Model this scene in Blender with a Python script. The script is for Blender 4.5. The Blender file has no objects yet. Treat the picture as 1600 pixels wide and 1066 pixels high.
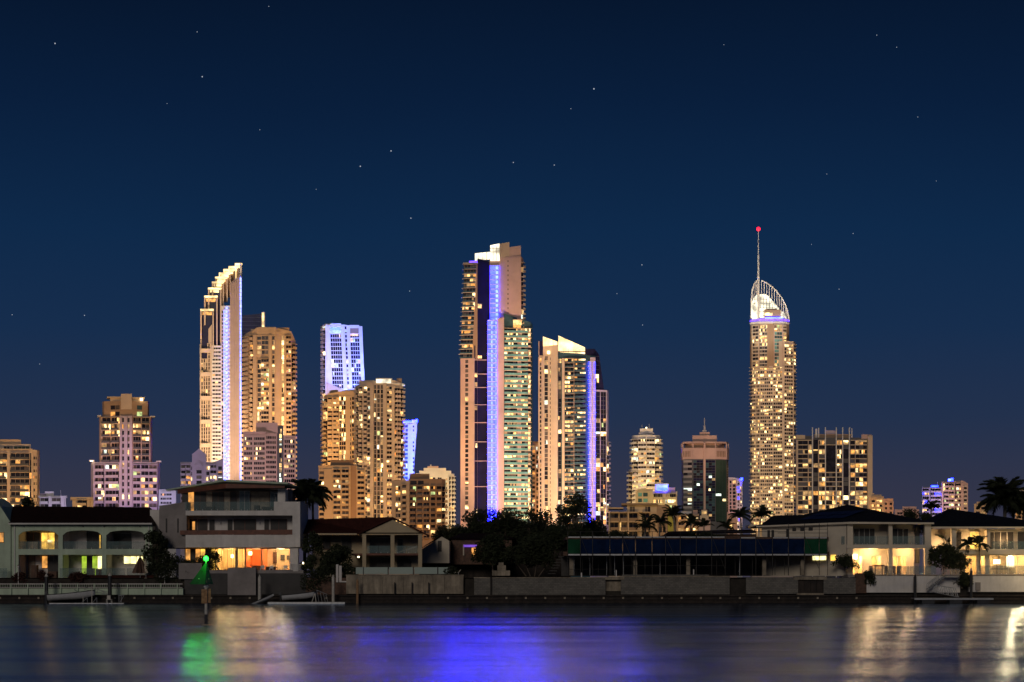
import bpy, math, random
from math import radians, sin, cos, pi
from mathutils import Vector, Matrix
random.seed(7)
sc = bpy.context.scene
C = sc.collection
# ---------------------------------------------------------------- camera
F, YH, CZ = 2700.0, 902.0, 3.0           # focal length in photo pixels, horizon row, eye height
cam = bpy.data.objects.new('camera', bpy.data.cameras.new('camera'))
C.objects.link(cam)
cam.location = (0, 0, CZ); cam.rotation_euler = (pi/2, 0, 0)
cam.data.sensor_width = 36; cam.data.lens = F/1600*36
cam.data.shift_y = (YH-533)/1600
cam.data.clip_start = .5; cam.data.clip_end = 60000
sc.camera = cam
sc.view_settings.view_transform = 'Standard'
sc.view_settings.look = 'None'
sc.view_settings.exposure = 0
sc.view_settings.gamma = 1
sc.render.engine = 'CYCLES'
cy = sc.cycles
cy.use_denoising = True
cy.max_bounces = 5; cy.diffuse_bounces = 2; cy.glossy_bounces = 3; cy.transmission_bounces = 4; cy.transparent_max_bounces = 8
cy.sample_clamp_indirect = 30
cy.caustics_reflective = False; cy.caustics_refractive = False
# ---------------------------------------------------------------- night sky
w = bpy.data.worlds.new('World'); sc.world = w; w.use_nodes = True
nt = w.node_tree; nt.nodes.clear(); N = nt.nodes.new; LK = nt.links.new
out = N('ShaderNodeOutputWorld'); bg = N('ShaderNodeBackground'); add = N('ShaderNodeMixRGB'); add.blend_type = 'ADD'; add.inputs[0].default_value = 1
sky = N('ShaderNodeTexSky'); sky.sky_type = 'NISHITA'; sky.sun_disc = False; sky.sun_elevation = radians(-5); sky.sun_rotation = radians(200)
skm = N('ShaderNodeMixRGB'); skm.blend_type = 'MULTIPLY'; skm.inputs[0].default_value = 1; skm.inputs[2].default_value = (.05, .05, .05, 1)
tc = N('ShaderNodeTexCoord'); sep = N('ShaderNodeSeparateXYZ'); ramp = N('ShaderNodeValToRGB')
nz = N('ShaderNodeTexNoise'); nz.inputs['Scale'].default_value = 2.2; nz.inputs['Detail'].default_value = 3
mul = N('ShaderNodeMath'); mul.operation = 'MULTIPLY_ADD'; mul.inputs[1].default_value = .045; mul.inputs[2].default_value = -.0225
ad2 = N('ShaderNodeMath'); ad2.operation = 'ADD'
LK(tc.outputs['Generated'], sep.inputs[0]); LK(tc.outputs['Generated'], nz.inputs['Vector'])
LK(nz.outputs['Fac'], mul.inputs[0]); LK(sep.outputs['Z'], ad2.inputs[0]); LK(mul.outputs[0], ad2.inputs[1])
LK(ad2.outputs[0], ramp.inputs[0])
SKY = [(0.0, (.046, .040, .062)), (.05, (.030, .0345, .066)), (.085, (.0165, .0305, .072)), (.135, (.0082, .0265, .074)), (.19, (.0046, .0225, .068)), (.26, (.0028, .0132, .044)), (.32, (.0019, .0082, .027)), (.6, (.0016, .005, .015)), (1, (.0012, .004, .012))]
el = ramp.color_ramp.elements
while len(el) < len(SKY): el.new(.5)
for e, (p, c) in zip(el, SKY): e.position = p; e.color = (*c, 1)
LK(sky.outputs[0], skm.inputs[1]); LK(ramp.outputs[0], add.inputs[1]); LK(skm.outputs[0], add.inputs[2])
LK(add.outputs[0], bg.inputs[0]); bg.inputs[1].default_value = 1; LK(bg.outputs[0], out.inputs[0])
# ---------------------------------------------------------------- dim fill added as a sun lamp behind the viewer
sd = bpy.data.lights.new('moon', 'SUN'); sd.energy = .48; sd.angle = radians(15); sd.color = (1, .88, .76)
so = bpy.data.objects.new('moon', sd); C.objects.link(so); so.rotation_euler = (radians(72), 0, radians(-12))
# ---------------------------------------------------------------- materials
MATS = {}
def _new(name):
    m = bpy.data.materials.new(name); m.use_nodes = True; MATS[name] = m
    return m, m.node_tree, m.node_tree.nodes['Principled BSDF']
def mat(name, col, rough=.7, metal=0, var=.18, scale=.6, bump=0, bscale=None, spec=.5, streak=0):
    if name in MATS: return MATS[name]
    m, t, b = _new(name)
    b.inputs['Roughness'].default_value = rough; b.inputs['Metallic'].default_value = metal
    b.inputs['Specular IOR Level'].default_value = spec
    tc = t.nodes.new('ShaderNodeTexCoord')
    n = t.nodes.new('ShaderNodeTexNoise'); n.inputs['Scale'].default_value = scale; n.inputs['Detail'].default_value = 5; n.inputs['Roughness'].default_value = .62
    r = t.nodes.new('ShaderNodeValToRGB')
    lo = [c*(1-var) for c in col]; hi = [min(1, c*(1+var)) for c in col]
    r.color_ramp.elements[0].position = .32; r.color_ramp.elements[1].position = .68
    r.color_ramp.elements[0].color = (*lo, 1); r.color_ramp.elements[1].color = (*hi, 1)
    t.links.new(tc.outputs['Object'], n.inputs['Vector']); t.links.new(n.outputs['Fac'], r.inputs[0])
    if streak:   # rain and tide stains running down the face
        mp_ = t.nodes.new('ShaderNodeMapping'); mp_.inputs['Scale'].default_value = (1.5, 1.5, .2)
        n3 = t.nodes.new('ShaderNodeTexNoise'); n3.inputs['Scale'].default_value = 1; n3.inputs['Detail'].default_value = 6; n3.inputs['Roughness'].default_value = .7
        r3 = t.nodes.new('ShaderNodeMapRange'); r3.inputs['From Min'].default_value = .38; r3.inputs['From Max'].default_value = .62; r3.inputs['To Min'].default_value = 1-streak; r3.inputs['To Max'].default_value = 1
        mx = t.nodes.new('ShaderNodeMixRGB'); mx.blend_type = 'MULTIPLY'; mx.inputs[0].default_value = 1
        for x_, y_ in ((tc.outputs['Object'], mp_.inputs[0]), (mp_.outputs[0], n3.inputs['Vector']), (n3.outputs['Fac'], r3.inputs['Value']), (r.outputs[0], mx.inputs[1]), (r3.outputs[0], mx.inputs[2]), (mx.outputs[0], b.inputs['Base Color'])): t.links.new(x_, y_)
    else: t.links.new(r.outputs[0], b.inputs['Base Color'])
    if bump:
        n2 = t.nodes.new('ShaderNodeTexNoise'); n2.inputs['Scale'].default_value = bscale or 8; n2.inputs['Detail'].default_value = 4
        bm = t.nodes.new('ShaderNodeBump'); bm.inputs['Strength'].default_value = bump; bm.inputs['Distance'].default_value = .05
        t.links.new(tc.outputs['Object'], n2.inputs['Vector']); t.links.new(n2.outputs['Fac'], bm.inputs['Height']); t.links.new(bm.outputs[0], b.inputs['Normal'])
    return m
def glow(name, col, strength, var=.5, scale=.45, base=(.1, .1, .1)):
    """something that gives off light; rooms behind glass are uneven, so the strength varies"""
    if name in MATS: return MATS[name]
    m, t, b = _new(name)
    b.inputs['Base Color'].default_value = (*base, 1); b.inputs['Roughness'].default_value = .4
    b.inputs['Emission Color'].default_value = (*col, 1)
    if var:
        tc = t.nodes.new('ShaderNodeTexCoord'); n = t.nodes.new('ShaderNodeTexNoise'); n.inputs['Scale'].default_value = scale; n.inputs['Detail'].default_value = 4
        mr = t.nodes.new('ShaderNodeMapRange'); mr.inputs['From Min'].default_value = .36; mr.inputs['From Max'].default_value = .64
        mr.inputs['To Min'].default_value = strength*(1-var); mr.inputs['To Max'].default_value = strength*(1+var)
        t.links.new(tc.outputs['Object'], n.inputs['Vector']); t.links.new(n.outputs['Fac'], mr.inputs['Value']); t.links.new(mr.outputs[0], b.inputs['Emission Strength'])
    else: b.inputs['Emission Strength'].default_value = strength
    return m
def glass(name, col, alpha=.25, rough=.08):
    if name in MATS: return MATS[name]
    m, t, b = _new(name)
    b.inputs['Base Color'].default_value = (*col, 1); b.inputs['Roughness'].default_value = rough; b.inputs['Alpha'].default_value = alpha
    return m
M = {}
for n_, c_ in dict(cream=(.62, .50, .40), tan=(.55, .40, .27), white=(.74, .71, .68), brown=(.27, .18, .12), brown2=(.40, .27, .18), pink=(.58, .40, .34),
                   lav=(.50, .42, .52), grey=(.34, .32, .31), dkgrey=(.10, .10, .11), sand=(.60, .47, .33), rib=(.50, .38, .34), steel=(.45, .45, .46)).items():
    M[n_] = mat('render_'+n_, c_, .75, 0, .10, .12)
M['dk'] = mat('dark_window', (.022, .02, .026), .18, 0, .6, .5)
M['dk2'] = mat('curtained_window', (.11, .085, .07), .3, 0, .6, .6)
M['bglass'] = mat('dark_blue_glass', (.018, .016, .05), .12, 0, .3, .1)
M['gglass'] = mat('green_tinted_glass', (.045, .075, .05), .15, 0, .35, .05)
M['tglass'] = mat('teal_glass', (.17, .40, .40), .25, 0, .2, .3)
M['tglass2'] = mat('dark_teal_glass', (.05, .10, .12), .2, 0, .3, .3)
M['w1'] = glow('lit_window_warm', (1, .60, .20), 1.6, .7)
M['w2'] = glow('lit_window_bright', (1, .74, .34), 2.5, .6)
M['w3'] = glow('lit_window_amber', (1, .42, .08), 1.0, .6)
M['w4'] = glow('lit_window_cool', (.85, 1, .85), 1.4, .5)
M['w5'] = glow('lit_window_dim', (1, .56, .2), .45, .6)
M['w6'] = glow('lit_window_green', (.75, .95, .35), .9, .5)
M['ledb'] = glow('led_blue', (.005, .012, 1), 40.0, .3, .3)
M['ledw'] = glow('led_bluewhite', (.020, .030, 1), 26, .3, .3)
M['ledp'] = glow('led_periwinkle', (.0045, .0068, 1), 32, .35, .25)
M['ledq'] = glow('led_white', (.26, .32, 1), 2.6, .3, .3)
M['ledx'] = glow('led_roof_blue', (.001, .002, 1), 260, .2, .3)
M['ledv'] = glow('led_violet', (.13, .05, 1), 3.4, .4, .3)
M['lamp'] = glow('lamp_warm', (1, .80, .45), 6, .2)
M['flood'] = glow('floodlit_screen_warm', (1, .70, .30), 2.1, .6, .12)  # glow put in for floodlighting on the stepped crown
M['floodw'] = glow('floodlit_screen_white', (1, .92, .68), 1.3, .7, .12)  # glow put in for floodlighting on the sail crown
WARM = [('w1', 5), ('w2', 4), ('w3', 4), ('w5', 6), ('w4', .8), ('w6', .8)]
BRIGHT = [('w1', 5), ('w2', 6), ('w3', 2), ('w4', 1.2), ('w5', 5), ('w6', .7)]
OFFICE = [('w4', 5), ('w2', 3), ('w5', 3)]
def pick(pal, rnd):
    s = sum(q for _, q in pal); x = rnd.random()*s
    for k, q in pal:
        x -= q
        if x <= 0: return M[k]
    return M[pal[0][0]]
# ---------------------------------------------------------------- mesh builder
def Xp(px, Y): return (px-800)/F*Y
def Zp(py, Y): return CZ+(YH-py)/F*Y
class MB:
    def __init__(s): s.v = []; s.f = []; s.m = []; s.mats = []
    def mi(s, m):
        if m not in s.mats: s.mats.append(m)
        return s.mats.index(m)
    def add(s, vs, fs, m):
        o = len(s.v); i = s.mi(m); s.v += [tuple(x) for x in vs]
        for f in fs: s.f.append([o+k for k in f]); s.m.append(i)
        return s
    def hexa(s, p, m):   # 8 points: bottom 4 then top 4
        return s.add(p, [(3, 2, 1, 0), (4, 5, 6, 7), (0, 1, 5, 4), (1, 2, 6, 5), (2, 3, 7, 6), (3, 0, 4, 7)], m)
    def box(s, x0, x1, y0, y1, z0, z1, m):
        return s.hexa([(x0, y0, z0), (x1, y0, z0), (x1, y1, z0), (x0, y1, z0), (x0, y0, z1), (x1, y0, z1), (x1, y1, z1), (x0, y1, z1)], m)
    def prism(s, poly, z0, z1, m):   # poly [(x,y)] ; z0,z1 number or list
        n = len(poly); a = z0 if isinstance(z0, (list, tuple)) else [z0]*n; b = z1 if isinstance(z1, (list, tuple)) else [z1]*n
        vs = [(p[0], p[1], a[i]) for i, p in enumerate(poly)]+[(p[0], p[1], b[i]) for i, p in enumerate(poly)]
        fs = [tuple(range(n-1, -1, -1)), tuple(range(n, 2*n))]+[(i, (i+1) % n, n+(i+1) % n, n+i) for i in range(n)]
        return s.add(vs, fs, m)
    def slab(s, poly, y0, y1, m):    # poly in x,z, extruded along y
        n = len(poly)
        vs = [(p[0], y0, p[1]) for p in poly]+[(p[0], y1, p[1]) for p in poly]
        fs = [tuple(range(n)), tuple(range(2*n-1, n-1, -1))]+[(i, n+i, n+(i+1) % n, (i+1) % n) for i in range(n)]
        return s.add(vs, fs, m)
    def tube(s, p, q, r0, r1, m, n=6, cap=True):
        p = Vector(p); q = Vector(q); d = (q-p).normalized(); a = d.orthogonal().normalized(); b = d.cross(a)
        vs = [p+(a*cos(2*pi*i/n)+b*sin(2*pi*i/n))*r0 for i in range(n)]+[q+(a*cos(2*pi*i/n)+b*sin(2*pi*i/n))*r1 for i in range(n)]
        fs = [(i, (i+1) % n, n+(i+1) % n, n+i) for i in range(n)]
        if cap: fs += [tuple(range(n-1, -1, -1)), tuple(range(n, 2*n))]
        return s.add(vs, fs, m)
    def ball(s, c, r, m, nu=8, nv=5, sz=1):
        vs = []; fs = []
        for j in range(nv+1):
            t = pi*j/nv
            for i in range(nu):
                a = 2*pi*i/nu; vs.append((c[0]+r*sin(t)*cos(a), c[1]+r*sin(t)*sin(a), c[2]+r*sz*cos(t)))
        for j in range(nv):
            for i in range(nu): fs.append((j*nu+i, j*nu+(i+1) % nu, (j+1)*nu+(i+1) % nu, (j+1)*nu+i))
        return s.add(vs, fs, m)
    def wall(s, x0, x1, z0, z1, y0, y1, holes, m):   # front wall with rectangular openings (x0,x1,z0,z1)
        xs = sorted({x0, x1, *[h[0] for h in holes], *[h[1] for h in holes]}); zs = sorted({z0, z1, *[h[2] for h in holes], *[h[3] for h in holes]})
        xs = [x for x in xs if x0 <= x <= x1]; zs = [z for z in zs if z0 <= z <= z1]
        for a, b in zip(xs, xs[1:]):
            st = None
            for c, d in zip(zs, zs[1:]):
                inh = any(h[0] < (a+b)/2 < h[1] and h[2] < (c+d)/2 < h[3] for h in holes)
                if not inh:
                    if st is None: st = c
                    en = d
                if (inh or d == zs[-1]) and st is not None:
                    s.box(a, b, y0, y1, st, en, m); st = None
        return s
    def mesh(s, name, org=(0, 0, 0)):
        me = bpy.data.meshes.new(name)
        me.from_pydata([(x-org[0], y-org[1], z-org[2]) for x, y, z in s.v], [], s.f)
        for m in s.mats: me.materials.append(m)
        if len(s.mats) > 1: me.polygons.foreach_set('material_index', s.m)
        me.update(); return me
    def build(s, name, parent=None, kind=None, smooth=False):
        org = parent['_o'] if parent is not None and '_o' in parent else (0, 0, 0)
        me = s.mesh(name, org)
        if smooth: me.polygons.foreach_set('use_smooth', [True]*len(me.polygons))
        o = bpy.data.objects.new(name, me); C.objects.link(o)
        if parent is not None:
            o.parent = parent; o['_o'] = org
        if kind: o['kind'] = kind
        return o
def thing(name, label, cat, loc, group=None):
    o = bpy.data.objects.new(name, None); C.objects.link(o); o.location = loc; o['_o'] = tuple(loc)
    o['label'] = label; o['category'] = cat; o.empty_display_size = .1
    if group: o['group'] = group
    return o
def tag(o, label, cat, group=None, kind=None):
    if label: o['label'] = label
    if cat: o['category'] = cat
    if group: o['group'] = group
    if kind: o['kind'] = kind
    return o
def solo(mb, name, label, cat, group=None, smooth=False):   # a thing that is one mesh, its origin at its base
    zs = [p[2] for p in mb.v]; c = (sum(p[0] for p in mb.v)/len(mb.v), sum(p[1] for p in mb.v)/len(mb.v), min(zs))
    me = mb.mesh(name, c); o = bpy.data.objects.new(name, me); C.objects.link(o); o.location = c
    if smooth: me.polygons.foreach_set('use_smooth', [True]*len(me.polygons))
    o['_o'] = c
    return tag(o, label, cat, group)
def copytree(o, parent=None):
    c = o.copy(); C.objects.link(c); c.parent = parent
    for ch in o.children: copytree(ch, c)
    return c
def spot(px, py, Yt, front, col, E, half_px, side=0, z=6, radius=4):
    """a real floodlight standing in the street `front` metres before a facade, turned up at it"""
    if z == 6: front *= .46
    if col[0] >= 1: E *= .68; col = (1, col[1]*.93, col[2]*.74)
    tgt = Vector((Xp(px, Yt), Yt, Zp(py, Yt))); pos = Vector((Xp(px, Yt-front)+side*.3, Yt-front, z))
    d = tgt-pos; ld = bpy.data.lights.new('floodlight', 'SPOT'); ld.color = col
    ld.energy = E*4*pi*d.length_squared
    ld.spot_size = min(2.6, 2*math.atan(half_px/F*Yt/d.length)*1.15); ld.spot_blend = .45; ld.shadow_soft_size = radius
    o = bpy.data.objects.new('floodlight', ld); C.objects.link(o); o.location = pos
    o.rotation_euler = d.to_track_quat('-Z', 'Y').to_euler()
    return o
# ================================================================ setting
def sheet(name, x0, x1, y0, y1, z, m):
    mb = MB(); mb.add([(x0, y0, z), (x1, y0, z), (x1, y1, z), (x0, y1, z)], [(0, 1, 2, 3)], m)
    o = mb.build(name); o['kind'] = 'structure'; return o
# water: smoothed by the long exposure, slow swell in bands
m, t, b = _new('river_water')

gl = t.nodes.new('ShaderNodeBsdfGlossy'); gl.distribution = 'GGX'; gl.inputs['Color'].default_value = (.68, .80, 1, 1); df = t.nodes.new('ShaderNodeBsdfDiffuse'); df.inputs['Color'].default_value = (.012, .035, .09, 1)
mxs = t.nodes.new('ShaderNodeMixShader'); mxs.inputs[0].default_value = .12; t.links.new(gl.outputs[0], mxs.inputs[1]); t.links.new(df.outputs[0], mxs.inputs[2]); t.links.new(mxs.outputs[0], t.nodes['Material Output'].inputs['Surface']); t.nodes.remove(b); b = gl
tc = t.nodes.new('ShaderNodeTexCoord'); mp = t.nodes.new('ShaderNodeMapping'); mp.inputs['Scale'].default_value = (.006, .15, 1)
n1 = t.nodes.new('ShaderNodeTexNoise'); n1.inputs['Scale'].default_value = 1; n1.inputs['Detail'].default_value = 4
mr = t.nodes.new('ShaderNodeMapRange'); mr.inputs['From Min'].default_value = .35; mr.inputs['From Max'].default_value = .65; mr.inputs['To Min'].default_value = -.055; mr.inputs['To Max'].default_value = .06
# calm in the lee of the far bank, ruffled towards mid-river
sx_ = t.nodes.new('ShaderNodeSeparateXYZ'); mr2 = t.nodes.new('ShaderNodeMapRange'); mr2.interpolation_type = 'SMOOTHSTEP'; mr2.inputs['From Min'].default_value = 165; mr2.inputs['From Max'].default_value = 85; mr2.inputs['To Min'].default_value = .08; mr2.inputs['To Max'].default_value = .16
ad = t.nodes.new('ShaderNodeMath'); ad.operation = 'ADD'
mp2 = t.nodes.new('ShaderNodeMapping'); mp2.inputs['Scale'].default_value = (.05, .6, 1)
n2 = t.nodes.new('ShaderNodeTexNoise'); n2.inputs['Scale'].default_value = 1; n2.inputs['Detail'].default_value = 5
geo = t.nodes.new('ShaderNodeNewGeometry'); wn = t.nodes.new('ShaderNodeTexWhiteNoise'); wn.noise_dimensions = '3D'
vsub = t.nodes.new('ShaderNodeVectorMath'); vsub.operation = 'SUBTRACT'; vsub.inputs[1].default_value = (.5, .5, .5)
vmul = t.nodes.new('ShaderNodeVectorMath'); vmul.operation = 'MULTIPLY'; vmul.inputs[1].default_value = (.44, .04, 0)
vadd = t.nodes.new('ShaderNodeVectorMath'); vadd.operation = 'ADD'; vnor = t.nodes.new('ShaderNodeVectorMath'); vnor.operation = 'NORMALIZE'
bm = t.nodes.new('ShaderNodeBump'); bm.inputs['Strength'].default_value = .35; bm.inputs['Distance'].default_value = .12
for a_, b_ in ((tc.outputs['Object'], mp.inputs[0]), (mp.outputs[0], n1.inputs['Vector']), (n1.outputs['Fac'], mr.inputs['Value']), (mr.outputs[0], ad.inputs[0]), (tc.outputs['Object'], sx_.inputs[0]), (sx_.outputs['Y'], mr2.inputs['Value']), (mr2.outputs[0], ad.inputs[1]), (ad.outputs[0], b.inputs['Roughness']),
               (tc.outputs['Object'], mp2.inputs[0]), (mp2.outputs[0], n2.inputs['Vector']), (n2.outputs['Fac'], bm.inputs['Height']), (bm.outputs[0], vadd.inputs[0]), (geo.outputs['Position'], wn.inputs['Vector']), (wn.outputs['Color'], vsub.inputs[0]), (vsub.outputs[0], vmul.inputs[0]), (vmul.outputs[0], vadd.inputs[1]), (vadd.outputs[0], vnor.inputs[0]), (vnor.outputs[0], b.inputs['Normal'])): t.links.new(a_, b_)
sheet('river_water', -600, 600, -120, 198.5, 0, MATS['river_water'])
GZ = 2.9
sheet('ground', -6000, 6000, 199.6, 30000, GZ, mat('ground_dark', (.035, .033, .028), .9, 0, .4, .2))

# ================================================================ towers
class Tw:
    def __init__(s, name, label, Y, px, seed, group=None, cat='tower'):
        s.Y = Y; s.s = Y/F; s.rnd = random.Random(seed); s.acc = {}; s.nwin = 0; s.nface = 0
        s.o = thing(name, label, cat, (Xp(px, Y), Y, GZ), group)
    def w(s, p):
        Yp = s.Y+p[1]*s.s; return ((p[0]-800)*Yp/F, Yp)
    def z(s, py): return max(GZ-.5, CZ+(YH-py)*s.s)
    def mb(s, key, name, kind=None):
        if key not in s.acc: s.acc[key] = (MB(), name, kind)
        return s.acc[key][0]
    def body(s, poly, yt, yb, m, name='wall'):
        """prism; poly [(px,depth px)] going round; yt a row or list of rows"""
        zt = [s.z(y) for y in yt] if isinstance(yt, (list, tuple)) else s.z(yt)
        zb = [s.z(y) for y in yb] if isinstance(yb, (list, tuple)) else s.z(yb)
        s.mb(('b', len(s.acc)), name).prism([s.w(p) for p in poly], zb, zt, m)
    def blk(s, x0, x1, yt, yb, d0, d1, m, name='roof_block', key=None):
        s.mb(key or ('k', len(s.acc)), name).prism([s.w(p) for p in ((x0, d0), (x1, d0), (x1, d1), (x0, d1))], s.z(yb), s.z(yt), m)
    def screen(s, pts, d0, d1, m, name='screen'):
        """upright panel traced in px,row with real thickness"""
        mb = s.mb(('k', len(s.acc)), name); Y0 = s.Y+d0*s.s; Y1 = s.Y+d1*s.s
        mb.slab([((p[0]-800)*Y0/F, s.z(p[1])) for p in pts], Y0, Y1, m)
    def face(s, a, b, yt, yb, fh, cols, wall='cream', sp=.34, proud=.35, p=.3, pal=WARM, ind=False, shear=0, darks=('dk', 'dk', 'dk2'), bal=None, sec=0, mull=0, tick=0):
        A = Vector(s.w(a)); B = Vector(s.w(b)); L = (B-A).length; u = (B-A)/L; n = Vector((u.y, -u.x))
        zt = s.z(yt); R = s.rnd; k = L/(b[0]-a[0]); wm = M[wall]
        def ob(mb, x0, x1, z0, z1, d0, d1, m):
            pts = []
            for zz in (z0, z1):
                sh = shear*(zt-zz)
                for (x, d) in ((x0, d1), (x1, d1), (x1, d0), (x0, d0)):
                    q = A+u*((x-a[0])*k+sh)+n*d; pts.append((q.x, q.y, zz))
            mb.hexa(pts, m)
        nf = int(round((yb-yt)/fh)); s.nface += 1; fid = s.nface
        mult = [R.choice((.1, .25, .5, .8, 1.4, 2.3)) for _ in range(nf)]
        for ci, c in enumerate(cols):
            ty, x0, x1 = c[0], c[1], c[2]; o = c[3] if len(c) > 3 else {}
            cw = M[o['m']] if 'm' in o else wm
            y0c, y1c = o.get('y', (yt, yb))
            if ty == 'W':
                ob(s.mb(('p', len(s.acc)), o.get('n', 'pier')), x0, x1, s.z(y1c), s.z(y0c), -.1, o.get('d', proud+.25), cw); continue
            pp0 = o.get('p', p); pp0 = pp0*1.15 if pp0 < .6 else pp0; pl = o.get('pal', pal)
            for f in range(nf):
                y0 = yt+f*fh; y1 = min(y0+fh, yb)
                if y0 < y0c-.01 or y1 > y1c+.5: continue
                z0, z1 = s.z(y1), s.z(y0); h = z1-z0
                if h < .3: continue
                pp = pp0 if pp0 > .8 else pp0*mult[f]
                lit = R.random() < pp
                pm = pick(pl, R) if lit else M[R.choice(o.get('dk', darks))]
                fb = s.mb(('f', fid, f), 'floor_band')
                def win(w0, w1, za, zb, d, pm, lit):
                    if (ind or lit) and s.nwin < 300 and (w1-w0) > (3.0 if lit else 5.5):
                        s.nwin += 1; mb = s.mb(('w', len(s.acc)), 'window')
                    else: mb = s.mb('ws', 'windows', 'stuff')
                    if lit and w1-w0 > 2 and R.random() < .55:   # curtain drawn over part of the opening, or a lower lit part
                        if R.random() < .6: wm_ = w0+(w1-w0)*R.uniform(.35, .7); a0, a1, b0, b1 = (w0, wm_, wm_, w1) if R.random() < .5 else (wm_, w1, w0, wm_); ob(mb, a0, a1, za, zb, d-.12, d, pm); ob(mb, b0, b1, za, zb, d-.12, d, M[R.choice(('dk', 'dk2', 'w5'))])
                        else: zm = za+(zb-za)*R.uniform(.5, .8); ob(mb, w0, w1, zm, zb, d-.12, d, pm); ob(mb, w0, w1, za, zm, d-.12, d, M[R.choice(('dk2', 'w5', 'w3'))])
                    else: ob(mb, w0, w1, za, zb, d-.12, d, pm)
                if ty == 'g':
                    spz = h*o.get('sp', sp)
                    ob(fb, x0, x1, z1-spz, z1, -.1, o.get('d', proud), cw)
                    nb = o.get('n', 1); bw = (x1-x0)/nb
                    for j in range(nb):
                        if nb > 1:
                            lit = R.random() < pp or (lit and R.random() < .45)
                            pm = pick(pl, R) if lit else M[R.choice(o.get('dk', darks))]
                        win(x0+j*bw+(0 if j == 0 else .25), x0+(j+1)*bw-(.25 if j < nb-1 else 0), z0, z1-spz, .06, pm, lit)
                elif ty == 'b':
                    dep = o.get('d', 1.7)
                    ob(fb, x0, x1, z1-.24, z1, -.1, dep, cw)
                    nb = o.get('n', 1); bw = (x1-x0)/nb
                    for j in range(nb):
                        if nb > 1:
                            lit = R.random() < pp or (lit and R.random() < .45)
                            pm = pick(pl, R) if lit else M[R.choice(o.get('dk', darks))]
                        win(x0+j*bw+.2, x0+(j+1)*bw-.2, z0+.02, z1-.3, .05, pm, lit)
                    bmn = M[o.get('bal', bal or wall)]
                    ob(s.mb(('r', fid, f, ci), 'balustrade'), x0, x1, z0, z0+h*o.get('bh', .34), dep-.14, dep, bmn)
                elif ty == 'G':
                    ob(fb, x0, x1, z1-h*.10, z1, -.05, .12, M[o.get('m', 'dkgrey')])
                    nb = o.get('n', 1); bw = (x1-x0)/nb
                    for j in range(nb):
                        if nb > 1:
                            lit = R.random() < pp
                            pm = pick(pl, R) if lit else M[R.choice(o.get('dk', darks))]
                        win(x0+j*bw, x0+(j+1)*bw-(.2 if nb > 1 else 0), z0, z1-h*.1, .05, pm, lit)
                elif ty == 'L':   # lit balcony with LED tube on one side
                    ob(fb, x0, x1, z1-.3, z1, -.1, 1.4, M['white'])
                    if o.get('e', 'ledp'): ob(s.mb('leds', 'led_panels', 'stuff'), x0, x1, z0, z1-.3, -.05, .1, M[o.get('e', 'ledp')])  # blue glow on the recess wall put in as emission
                    tw = (x1-x0)*o.get('tw', .25); side = o.get('side', 1)
                    xa = x1-tw if side > 0 else x0
                    ob(s.mb(('lt', fid, ci, f), 'led_tube'), xa, xa+tw*.8, z0+h*.1, z1-h*.28, 1.2, 1.45, M[o.get('t', 'ledw')])
                if tick:
                    for sgn, xx in ((-1, a[0]), (1, b[0])):
                        if sgn in (tick if isinstance(tick, (tuple, list)) else (tick,)) and ci == 0:
                            ob(fb, min(xx, xx+sgn*1.7), max(xx, xx+sgn*1.7), z1-.3, z1-.04, -1.2, .6, wm)
    def done(s):
        for mb, name, kind in s.acc.values():
            if mb.v: mb.build(name, s.o, kind)
        return s.o
def rect(x0, x1, d0, d1): return [(x0, d0), (x1, d0), (x1, d1), (x0, d1)]
B = 903
# ---- T1 cream block at the left edge
t = Tw('apartment_tower', 'broad cream apartment block cut by the left edge, amber windows', 900, 10, 1)
t.body([(-60, 0), (50, 0), (58, 4), (62, 12), (62, 45), (-60, 45)], 703, B, M['cream'])
t.blk(-60, 48, 694, 703, 5, 40, M['cream'], 'penthouse'); t.blk(-60, 33, 686, 694, 10, 40, M['tan'], 'plant_room')
t.blk(-60, 51, 701.5, 703.5, -2, 42, M['sand'], 'roof_slab')
t.face((-60, 0), (50, 0), 708, 798, 10, [('b', -60, -4, {'n': 4}), ('b', -4, 11, {'n': 2}), ('W', 11.5, 16.5), ('b', 17, 46, {'n': 4}), ('G', 46.4, 49)], p=.2, ind=True, bal='dkgrey', pal=[('w3', 5), ('w2', 3), ('w1', 3)])
t.face((50, 0), (58, 4), 708, 798, 10, [('W', 50, 52), ('g', 52, 54.5, {'sp': .55}), ('W', 54.5, 55.3), ('g', 55.3, 57.2, {'sp': .55}), ('W', 57.2, 58)], p=.05, sec=1)
t.face((5, 5), (48, 5), 696, 702, 6, [('g', 6, 20, {'n': 3}), ('g', 22, 46, {'n': 4, 'dk': ('gglass',)})], p=.1, sec=2, sp=.2)
t.done()
# ---- low ones beyond the left roofs
t = Tw('low_apartment_building', 'low violet lit white building between cream block and stepped tower', 820, 84, 2, cat='building')
t.body(rect(62, 103, 0, 20), 776, B, M['white']); t.blk(70, 84, 768, 776, 4, 14, M['white']); t.blk(63, 72, 771, 776, 4, 14, M['lav']); t.blk(60, 105, 775, 777.4, -2, 21, M['white'], 'roof_slab')
t.blk(94.6, 95.2, 766, 775, 5, 5.6, M['steel'], 'mast')
t.face((62, 0), (103, 0), 777.4, 797, 9.5, [('b', 63, 76, {'n': 2}), ('W', 77, 80), ('b', 81, 95, {'n': 2}), ('W', 96, 101)], wall='white', p=.05, ind=True); t.done()
t = Tw('low_apartment_building', 'small warm lit flat building left of the stepped tower, overhanging roof', 760, 126, 3, cat='building')
t.body(rect(113, 146, 0, 20), 780, B, M['sand']); t.blk(110, 146, 777, 781, -3, 20, M['sand'], 'roof_slab')
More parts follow.
